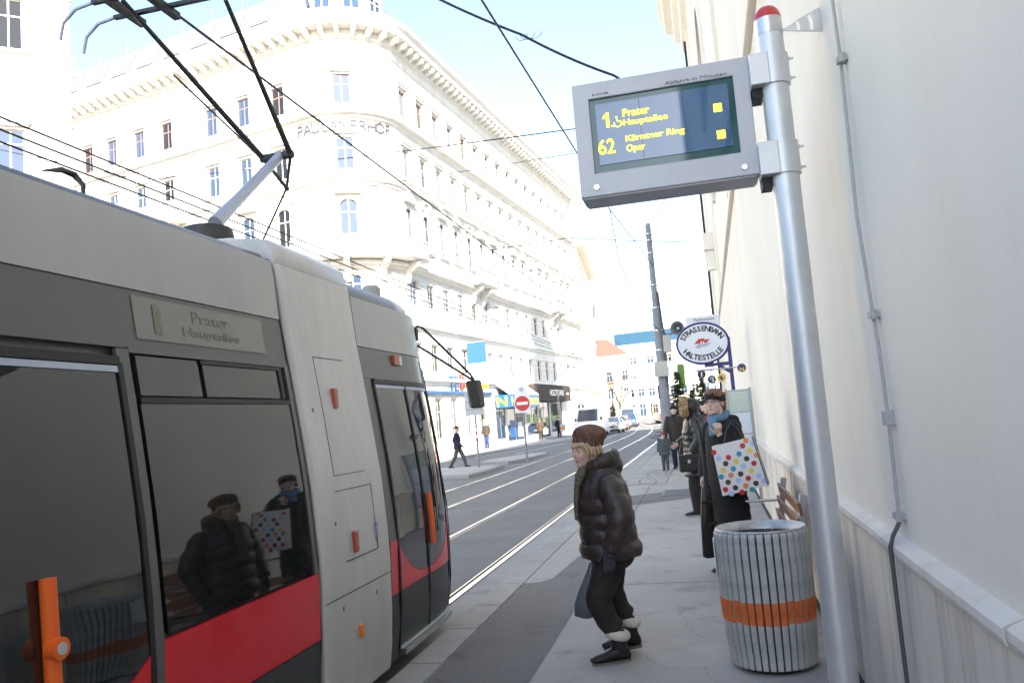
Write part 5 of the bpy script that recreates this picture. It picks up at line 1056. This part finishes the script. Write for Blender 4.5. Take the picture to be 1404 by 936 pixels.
m = MB(); m.tube([Vector(p) for p in ring(ea + .008, eb + .008, EC[1] + .012)] + [Vector(ring(ea + .008, eb + .008, EC[1] + .012)[0])], .021, 8); m.build('rim', 'sign_blue', pl, off=O, smooth=60)
yt = EC[1] - .002
def arc_text(s, a0, a1, a, b, size, flip):
    for i, c in enumerate(s):
        t = math.radians(a0 + (a1 - a0) * (i + .5) / len(s)); p = (EC[0] + a * math.cos(t) - O[0], yt - O[1], EC[2] + b * math.sin(t)); nx, nz = math.cos(t) / a, math.sin(t) / b; L = math.hypot(nx, nz); nx /= L; nz /= L
        up = (nx, 0, nz) if not flip else (-nx, 0, -nz); x = (nz, 0, -nx) if not flip else (-nz, 0, nx); text('letter', c, size, 'sign_black', pl, frame(p, x, up), align='CENTER', offset=.004)
arc_text('STRASSENBAHN', 163, 17, .30, .205, .125, False); arc_text('HALTESTELLE', 208, 332, .375, .285, .125, True)
def flat(name, poly, mt, par, y, o, th=.002): m = MB(); m.prism(poly, lambda u, v, d: (u, d, v), y, y - th); return m.build(name, mt, par, off=o)
ex, ez = EC[0], EC[2]
flat('emblem', [(ex - .14, ez - .005), (ex - .06, ez + .075), (ex + .04, ez + .08), (ex + .03, ez + .06), (ex + .13, ez + .055), (ex + .06, ez + .0)], 'sign_red', pl, yt, O); flat('emblem', [(ex - .13, ez - .065), (ex - .07, ez - .01), (ex + .14, ez + .0), (ex + .07, ez - .06), (ex - .03, ez - .055), (ex - .04, ez - .085)], 'sign_grey', pl, yt, O)
flat('shield', [(ex - .03, ez + .03), (ex + .03, ez + .03), (ex + .03, ez - .01), (ex, ez - .035), (ex - .03, ez - .01)], 'sign_white', pl, yt - .003, O); flat('shield_cross', [(ex - .006, ez + .03), (ex + .006, ez + .03), (ex + .006, ez - .03), (ex - .006, ez - .03)], 'sign_red', pl, yt - .006, O)
m = MB(); m.tube([(-.02, YS - .04, 2.2), (.74, YS - .04, 2.2)], .014, 6); m.build('disc_rail', 'steel', hs_, off=O)
for (px_, bgm, txt, tm) in (((962, 513), 'sign_black', '1', 'sign_white'), ((976, 520), 'sign_black', '62', 'sign_white'), ((989, 518), 'sign_yellow', None, 'sign_blue'), ((1017, 504), 'sign_blue', 'N', 'sign_yellow')):
    c = ony(*px_, YS - .06); m = MB(); m.rings([[(c.x + .073 * math.cos(t), yy, c.z + .073 * math.sin(t)) for t in [2 * math.pi * j / 28 for j in range(28)]] for yy in (c.y + .02, c.y)]); m.tube([(c.x, c.y + .02, c.z), (c.x, c.y + .02, 2.2)], .008, 5); o = m.build('line_disc', bgm, hs_, off=O)
    m = MB(); m.rings([[(c.x + r * math.cos(t), c.y - .001, c.z + r * math.sin(t)) for t in [2 * math.pi * j / 28 for j in range(28)]] for r in (.073, .066)], False); m.build('disc_edge', 'sign_grey', o, off=O)
    if txt: w_ = .02 if txt == '1' else .07; text('lettering', txt, .1, tm, o, frame((c.x - w_ / 2 - O[0], c.y - .003 - O[1], c.z - .04 - (.015 if txt == 'N' else 0)), (1, 0, 0), (0, 0, 1)), fit=(w_, .08 if txt != 'N' else .06), offset=.004)
    else: flat('symbol', [(c.x - .045, c.z + .0), (c.x - .02, c.z + .035), (c.x + .015, c.z + .035), (c.x + .015, c.z + .0), (c.x + .045, c.z - .0), (c.x + .02, c.z - .035), (c.x - .015, c.z - .035), (c.x - .015, c.z)], 'sign_blue', o, c.y - .001, O)
np_ = MB(); np_.box(-.12, .44, YS + .06, YS + .08, 2.93, 3.125); np_.box(.38, .42, YS + .0, YS + .06, 2.6, 3.1); o = np_.build('name_plate', 'sign_white', hs_, off=O); text('lettering', 'Paulanergasse', .1, 'sign_black', o, frame((.02 - O[0], YS + .058 - O[1], 3.03), (1, 0, 0), (0, 0, 1)), fit=(.34, .06))
ib = empty('information_board', (.6, 13.4, 0), 0, 'grey framed notice board with city map and timetables by the wall', 'notice board')
for x in (-.2, .17): m = MB(); m.box(x - .02, x + .02, -.02, .02, 0, 1.84); m.build('post', 'bench_grey', ib)
m = MB(); m.box(-.18, .15, .0, .03, .56, 1.82); m.build('panel', 'sign_grey', ib)
for z0, z1, mt in ((1.47, 1.79, 'map_paper'), (1.12, 1.45, 'sign_white'), (.62, 1.1, 'sign_white')): m = MB(); m.box(-.17, .14, -.006, -.001, z0, z1); o = m.build('sheet', mt, ib)
# ================================================================== UTILITY POLE
up = empty('utility_pole', (-1.06, 25, 0), 0, 'tall tapered grey tram line pole with boxes strapped to it', 'utility pole')
m = MB(); m.lathe([(.19, 0), (.17, 1.2), (.165, 2.3), (.15, 2.35), (.125, 4.7), (.095, 4.75), (.085, 7.3), (.05, 7.36)], (0, 0, 0), 16); m.build('mast', 'pole_grey', up, smooth=30)
for z in (3.4, 4.0, 4.7, 5.4, 6.4, 6.8, 7.0): m = MB(); r = .16 - z * .0085; m.lathe([(r, z), (r + .008, z), (r + .008, z + .04), (r, z + .04)], (0, 0, 0), 16); m.build('band', 'steel', up)
m = MB(); m.box(-.2, .2, -.3, -.1, 2.6, 3.06); m.build('switch_box', 'box_beige', up, bevel=.015); m = MB(); m.box(.12, .36, -.16, .08, 3.32, 3.85); m.build('meter_box', 'box_beige', up, bevel=.015)
m = MB(); m.tube([(.14, -.08, 2.2), (.16, -.1, 3.2), (.2, -.12, 3.6), (.14, -.08, 4.3), (.1, -.05, 5.2)], .03, 8); m.build('cable_duct', 'cable_dark', up, smooth=60); m = MB(); m.box(-.18, -.14, -.1, .1, 1.95, 2.35); m.build('sign_edge', 'cable_dark', up)
c = ony(930, 450, 24.6); lsp = empty('loudspeaker', c, math.radians(-12), 'grey horn loudspeaker mounted on the utility pole', 'loudspeaker')
m = MB(); m.rings([[(r * math.cos(t), y, r * math.sin(t)) for t in [2 * math.pi * j / 22 for j in range(22)]] for r, y in ((.1, .32), (.12, .1), (.15, -.02), (.21, -.12), (.21, -.14), (.18, -.13), (.1, .0), (.06, .06))]); m.build('horn', 'horn', lsp, smooth=50)
m = MB(); m.ell((0, -.02, 0), (.06, .07, .06), 12, 8); m.build('driver', 'sign_grey', lsp, smooth=60); m = MB(); m.tube([(0, .3, -.02), (-.3, .36, -.1), (up.location.x - c.x, .42, -.12)], .03, 8); m.build('mount_arm', 'pole_grey', lsp)
# ================================================================== ROAD SIGNS
def post_of(e, h, r=.035, mt='pole_grey'): m = MB(); m.lathe([(r, 0), (r, h)], (0, 0, 0), 10); return m.build('post', mt, e, smooth=40)
b = onz(723, 632, RZ + .13); e = empty('no_entry_sign', b, 0, 'round red no entry sign with a white bar on a post on the island', 'road sign'); c = ony(714, 553, b.y); zc = c.z - b.z; post_of(e, zc + .75, .04)
m = MB(); m.prism([(-.32, -.38), (.32, -.38), (.32, .1), (.28, .45), (.12, .72), (-.12, .72), (-.28, .45), (-.32, .1)], lambda u, v, d: (u, d, zc + v), -.06, -.04); m.build('backplate', 'sign_white', e)
def disc(e, x, y, z, r, mt, nm='disc', n=32): m = MB(); m.rings([[(x + r * math.cos(t), yy, z + r * math.sin(t)) for t in [2 * math.pi * j / n for j in range(n)]] for yy in (y, y - .012)]); return m.build(nm, mt, e)
o = disc(e, 0, -.062, zc, .3, 'sign_red'); m = MB(); m.box(-.235, .235, -.08, -.076, zc - .06, zc + .06); m.build('bar', 'sign_white', o); disc(e, 0, -.062, zc + .56, .1, 'sign_grey', 'emblem', 5)
b = onz(657, 641, RZ + .13); e = empty('lane_sign', b, 0, 'pale rectangular road sign on a post with red and white bands', 'road sign'); c0 = ony(639, 570, b.y); c1 = ony(660, 537, b.y); post_of(e, c1.z - b.z + .1, .035)
m = MB(); m.box(c0.x - b.x, c1.x - b.x, -.07, -.04, c0.z - b.z, c1.z - b.z); m.build('panel', 'sign_grey', e)
for k in range(3): m = MB(); m.box(c0.x - b.x, c1.x - b.x, -.074, -.0705, c0.z - b.z + .2 + k * .28, c0.z - b.z + .23 + k * .28); m.build('line', 'pole_grey', e)
for k in range(4): m = MB(); m.lathe([(.042, 1.0 + k * .12), (.042, 1.12 + k * .12)], (0, 0, 0), 10); m.build('band', 'sign_red' if k % 2 == 0 else 'sign_white', e)
b = Vector((-11.4, 66.0, .0)); e = empty('traffic_light', b, 0, 'dark traffic light on a thin post with a small bin, before the shops', 'traffic light'); post_of(e, 3.6, .06); m = MB(); m.box(-.55, -.1, -.2, .1, 1.9, 2.9); m.build('signal_head', 'sign_black', e, bevel=.03)
for z in (2.1, 2.4, 2.7): disc(e, -.32, -.2, z, .1, 'dark', 'lens', 16)
pb2 = empty('post_bin', b + Vector((.2, -.15, .55)), 0, 'small grey post bin with orange band under the traffic light', 'litter bin'); m = MB(); m.lathe([(.2, 0), (.24, .6)], (0, 0, 0), 16); m.build('drum', 'bin_grey', pb2, smooth=40); m = MB(); m.lathe([(.22, .2), (.227, .2), (.232, .34), (.22, .34)], (0, 0, 0), 16); m.build('band', 'bin_orange', pb2)
b = Vector((-11.6, 80, 0)); e = empty('round_sign', b, 0, 'small round dark road sign seen from behind above the white van', 'road sign'); post_of(e, 2.8, .04); disc(e, 0, -.05, 2.6, .33, 'sign_black', 'disc', 20); m = MB(); m.box(-.05, .05, -.075, -.063, 2.4, 2.8); m.build('clamp', 'sign_white', e)
# ================================================================== OVERHEAD WIRES
def wire(label, pts, r=.012, sag=0.0, extra=None):
    P = []
    for a, b in zip(pts, pts[1:]):
        for i in range(10): t = i / 10; p = a.lerp(b, t); p.z -= sag * 4 * t * (1 - t); P.append(p)
    P.append(pts[-1]); m = MB(); o = P[0].copy(); m.tube(P, r, 5)
    if extra: extra(m)
    w_ = m.build('overhead_wire', 'wire', None, off=o); w_.location = o; tag(w_, label, 'wire'); return w_
def loops(c, n, r):
    def f(m):
        for k in range(n):
            q = c + Vector((.12 * k, 0, 0)); m.tube([q + Vector((r * (1 + .2 * k) * math.cos(t), 0, r * math.sin(t))) for t in [math.pi * (1 + i / 8) for i in range(9)]], .006, 4)
    return f
# contact wires run along the tracks
wire('contact wire running along over the near track', [Vector((-3.95, -6, 5.2)), Vector((-4.0, 25, 5.25)), Vector((-3.8, 60, 5.25)), Vector((-3.3 + bend(95), 95, 5.25))], .013)
for X, z, lb in ((-7.0, 5.24, 'highest of three parallel wires over the far track'), (-7.1, 5.15, 'middle of three parallel wires over the far track'), (-7.2, 5.06, 'lowest of three parallel wires over the far track')): wire(lb, [Vector((X, -4, z)), Vector((X + .3, 55, z)), Vector((X + .3 + bend(95), 95, z))], .013)
# spans across the street
cA = ony(715, 48, 15); wire('thick cable bundle with hanging loops sloping down behind the departure display', [ony(560, -22, 15), ony(715, 48, 15), ony(842, 104, 15), Vector((.8, 15, 6.5))], .028, .05, loops(cA, 3, .12))
wire('span wire crossing from the tram roof side to the church wall with a dark insulator', [ony(-60, 192, 22), ony(115, 229, 22), ony(192, 247, 22), ony(400, 226, 22), ony(787, 177, 22), Vector((.9, 22, 9.6))], .017, .02, loops(ony(192, 247, 22), 2, .1))
wire('thin faint span wire crossing in front of the ornate street facade', [ony(330, 283, 30), ony(790, 210, 30), Vector((1.0, 30, 11.4))], .014, .02)
wire('thin span wire fixed to the anchor on the church wall', [ony(560, 358, 28.5), ony(780, 326, 28.5), Vector((.72, 28.8, 7.3))], .015, .03, loops(ony(780, 326, 28.5), 2, .18))
wire('wire climbing from the utility pole over the departure display', [Vector((-1.0, 24.95, 6.0)), ony(835, 286, 20), ony(790, 208, 14), ony(660, 0, 7.5), ony(600, -96, 6.0)], .013)
wire('slack cable drooping from overhead to the box on the utility pole', [ony(836, 286, 20), ony(848, 355, 21.5), ony(872, 415, 23), ony(896, 446, 24.6), Vector((-.75, 24.9, 3.8))], .012)
wire('short stay wire from the top of the utility pole up to the right', [Vector((-1.03, 25, 7.3)), ony(912, 274, 24), ony(970, 180, 22)], .01)
# ================================================================== VEHICLES
def car(loc, rz, label, paint, L=4.3, W=1.75, H=1.45, kind='car', group=None):
    e = empty('van' if kind == 'van' else 'car', loc, math.radians(rz), label, kind, group); h = W / 2
    if kind == 'van': prof = [(-L / 2, .35), (-L / 2, H - .1), (-L / 2 + .2, H), (L / 2 - 1.9, H), (L / 2 - 1.55, H - .12), (L / 2 - .75, 1.3), (L / 2 - .15, 1.05), (L / 2, .85), (L / 2, .35)]
    else: prof = [(-L / 2, .35), (-L / 2 - .03, .75), (-L / 2 + .1, .95), (-L / 2 + .55, 1.0), (-L / 2 + 1.1, H - .04), (-L / 2 + 1.7, H), (.35, H - .02), (L / 2 - 1.15, .98), (L / 2 - .25, .82), (L / 2, .62), (L / 2, .35)]
    def wy(z): return h * (1 - .28 * max(0, (z - .95)) / max(.3, H - .95) * (0.45 if kind == 'van' else 1))
    m = MB(); n = len(prof); rows = []
    for s in (-1, -.94, .94, 1):
        k = .97 if abs(s) == 1 else 1; rows.append([(x * (k if abs(s) == 1 else 1), s * wy(z), z if abs(s) < 1 or z < H - .05 else z - .03) for x, z in prof])
    m.rings(rows); bd = m.build('body', paint, e, smooth=35)
    def gl(poly, s):
        m = MB(); m.quad(*[(x, s * (wy(z) + .012), z) for x, z in poly]); m.build('side_window', 'car_glass', e)
    if kind == 'van':
        ws = [(L / 2 - 1.5, H - .2), (L / 2 - .78, 1.33)]
        for s in (-1, 1): gl([(L / 2 - 1.75, 1.3), (L / 2 - 1.0, 1.3), (L / 2 - 1.6, H - .25), (L / 2 - 1.75, H - .25)], s)
    else:
        ws = [(.38, H - .05), (L / 2 - 1.18, 1.0)]
        for s in (-1, 1): gl([(-L / 2 + .75, 1.0), (.0, 1.0), (.0, H - .1), (-L / 2 + 1.25, H - .1)], s); gl([(.06, 1.0), (L / 2 - 1.35, 1.0), (.3, H - .1), (.06, H - .1)], s)
        m = MB(); m.quad(*[(x, y * wy(z) * .88, z) for x, y, z in ((-L / 2 + .56, -1, 1.03), (-L / 2 + .56, 1, 1.03), (-L / 2 + 1.05, 1, H - .08), (-L / 2 + 1.05, -1, H - .08))]); m.v = [(x - .02, y, z + .012) for x, y, z in m.v]; m.build('rear_window', 'car_glass', e)
    (xa, za), (xb, zb) = ws; nx = Vector((za - zb, 0, xb - xa)).normalized() * .014; m = MB(); m.quad(*[Vector((x, y * wy(z) * .9, z)) + nx for x, y, z in ((xa, -1, za), (xa, 1, za), (xb, 1, zb), (xb, -1, zb))]); m.build('windscreen', 'car_glass', e)
    for x in (-L / 2 + .85, L / 2 - .85):
        for s in (-1, 1):
            m = MB(); R = .34 if kind == 'van' else .31; m.rings([[(x + r * math.cos(t), s * y, R + r * math.sin(t)) for t in [2 * math.pi * j / 18 for j in range(18)]] for r, y in ((R * .9, h - .2), (R, h - .17), (R, h - .02), (R * .85, h + .008), (R * .6, h + .008))]); o = m.build('wheel', 'tyre', e, smooth=40); m = MB(); m.rings([[(x + r * math.cos(t), s * y, R + r * math.sin(t)) for t in [2 * math.pi * j / 14 for j in range(14)]] for r, y in ((R * .6, h + .009), (R * .1, h - .01))]); m.build('rim', 'rim', o)
    for s in (-1, 1):
        m = MB(); m.ell((L / 2 - .06, s * (h - .3), .72 if kind != 'van' else .9), (.09, .2, .1), 12, 8); m.build('headlight', 'lamp_clear', e, smooth=60); m = MB(); m.box(-L / 2 - .035, -L / 2 + .1, *sorted((s * (h - .32), s * (h - .02))), .68, .85); m.build('tail_light', 'lamp_red', e)
        m = MB(); m.box(L / 2 - 1.35, L / 2 - 1.2, *sorted((s * (h + .02), s * (h + .2))), .98 if kind != 'van' else 1.35, 1.13 if kind != 'van' else 1.65); m.build('mirror', 'car_dark', e, bevel=.02)
    m = MB(); m.box(L / 2 - .08, L / 2 + .02, -h + .5, h - .5, .5 if kind != 'van' else .6, .66 if kind != 'van' else .85); m.build('grille', 'dark', e); m = MB(); m.box(-L / 2 + .02, L / 2 - .03, -h + .03, h - .03, .2, .38); m.build('underbody', 'dark', e); m = MB(); m.box(L / 2 + .021, L / 2 + .03, -.26, .26, .4, .5); m.build('number_plate', 'sign_white', e)
    return e
car((-9.3, 70.0, RZ), 266, 'white delivery van with blue tinted windscreen facing down the street', 'car_white', 5.6, 2.0, 2.5, 'van')
cl_ = [((-8.35, 77.5), 'car_silver', 'silver car parked directly behind the white van'), ((-8.5, 83.5), 'car_dark', 'dark grey car parked second behind the white van'), ((-8.8, 89.5), 'car_silver', 'light silver car parked third behind the white van'), ((-9.2, 95.5), 'car_white', 'white car parked at the end of the row behind the van'), ((-8.9, 103), 'car_blue', 'blue car at the far end of the parked row')]
for (x, y), p, lb in cl_: car((x, y, RZ), 267 + (y - 77) * .15, lb, p, 4.3, 1.75, 1.5 if p != 'car_blue' else 1.7, 'car', 'cars parked in a row behind the van')
car((-9.6, 110.5, RZ), 268, 'pale high van at the very end of the parked row', 'car_white', 5.4, 2.0, 2.5, 'van')
# distant tram
e = empty('tram', (-4.3, 108, RZ), math.radians(7), 'distant red and white tram seen down the street behind the utility pole', 'tram')
m = MB(); m.box(-1.1, 1.1, 0, 14, .35, 3.2); m.build('body', 'tram_grey', e, bevel=.15, segs=3); m = MB(); m.box(-1.115, 1.115, -.015, 14.015, .5, 1.35); m.build('red_band', 'tram_red', e); m = MB(); m.box(-.95, .95, -.02, .0, 1.6, 2.6); m.build('rear_window', 'tram_glass', e)
for s in (-1, 1):
    for k in range(6): m = MB(); m.box(*sorted((s * 1.09, s * 1.118)), .6 + k * 2.2, 2.4 + k * 2.2, 1.6, 2.6); m.build('window', 'tram_glass', e)
    m = MB(); m.box(s * .75 - .15, s * .75 + .15, -.025, -.016, .8, 1.05); m.build('tail_light', 'lamp_red', e)
for y in (2, 12): m = MB(); m.box(-.9, .9, y - 1, y + 1, 0, .35); m.build('bogie', 'dark', e)
# ================================================================== TREES AND MONUMENT
def fir(loc, H, label, seed):
    random.seed(seed); e = empty('fir_tree', loc, 0, label, 'fir tree', 'cut fir trees'); m = MB(); m.tube([(0, 0, 0), (0, 0, H)], [.06, .008], 7); m.build('trunk', 'bark', e); m = MB(); z = .25
    while z < H:
        R = (H - z) * .46 + .08; nb = 8
        for k in range(nb):
            a = 2 * math.pi * (k + random.random()) / nb; L = R * random.uniform(.75, 1.1); d = Vector((math.cos(a), math.sin(a), random.uniform(-.1, .35))); p = Vector((0, 0, z)); ns = max(4, int(L / .05))
            for i in range(ns):
                t = (i + .5) / ns; q = p + d * L * t + Vector((0, 0, -.08 * t * t)); w_ = .13 * (1 - t * .6)
                for s in (-1, 1, 0):
                    sd = Vector((-d.y, d.x, 0)) * s + d * .6 + Vector((0, 0, .5 if s == 0 else random.uniform(-.2, .3))); sd.normalize(); q2 = q + sd * w_; n = sd.cross(Vector((0, 0, 1))); n = n.normalized() * .03 if n.length > .01 else Vector((.03, 0, 0)); m.quad(q - n, q + n, q2 + n * .3, q2 - n * .3)
        z += H * .028
    m.build('crown', 'fir', e)
fir((-.8, 31.5, .0), 3.0, 'cut fir tree standing just right of the utility pole', 1); fir((.1, 33.5, .0), 2.8, 'cut fir tree standing closest to the church wall', 2); fir((-.35, 37, 0), 2.4, 'smaller cut fir tree behind the two others at the stop', 5); fir((-11.0, 104, 0), 3.4, 'dark fir tree on the far pavement behind the parked cars', 3)
e = empty('banner_flag', (-.95, 41, 0), 0, 'upright lime green banner on a pole behind the fir trees', 'banner'); post_of(e, 3.9, .03); m = MB(); m.box(.03, .3, -.01, .01, 2.6, 3.8); m.build('cloth', 'lime', e)
random.seed(9)
def bare(loc, H, label):
    e = empty('bare_tree', loc, 0, label, 'tree'); m = MB(); m.tube([(0, 0, 0), (.05, 0, H * .2), (0, .05, H * .36)], [.22, .18, .15], 9); m.build('trunk', 'bark', e, smooth=60); m = MB()
    def grow(p, d, L, r, n):
        q = p + d * L * .5 + Vector((random.uniform(-1, 1), random.uniform(-1, 1), 0)) * L * .06; e2 = p + d * L; m.tube([p, q, e2], [r, r * .8, r * .6], 5 if n > 2 else 4, cap=False)
        if n:
            for _ in range(random.choice((2, 3, 3))):
                v = Vector((random.uniform(-1, 1), random.uniform(-1, 1), random.uniform(-.1, .9))); grow(e2 - d * L * random.uniform(0, .3), (d + v * .75).normalized(), L * random.uniform(.6, .85), r * .58, n - 1)
    for k in range(6): a = k * 1.05; grow(Vector((0, .05, H * (.3 + .012 * k))), Vector((math.cos(a) * .55, math.sin(a) * .55, .85)).normalized(), H * .22, .085, 4)
    m.build('crown', 'bark', e)
bare((-11.75, 121, 0), 9.0, 'bare leafless tree in front of the ochre house')
bare((4.4, 62, 0), 8.0, 'bare brownish tree beyond the church end')
e = empty('monument', (-11.3, 128, 0), 0, 'grey stone monument beside the bare tree', 'monument'); m = MB(); m.box(-1.2, 1.2, -1.2, 1.2, 0, 1.6); m.build('plinth', 'stone_grey', e, bevel=.05); m = MB(); m.loft([((0, 0, 1.6), (.8, 0, 0), (0, .8, 0)), ((0, 0, 3.2), (.6, 0, 0), (0, .6, 0)), ((0, 0, 4.3), (.5, 0, 0), (0, .5, 0)), ((0, 0, 5.0), (.15, 0, 0), (0, .15, 0))], 10); m.build('figure', 'stone_grey', e, smooth=40)
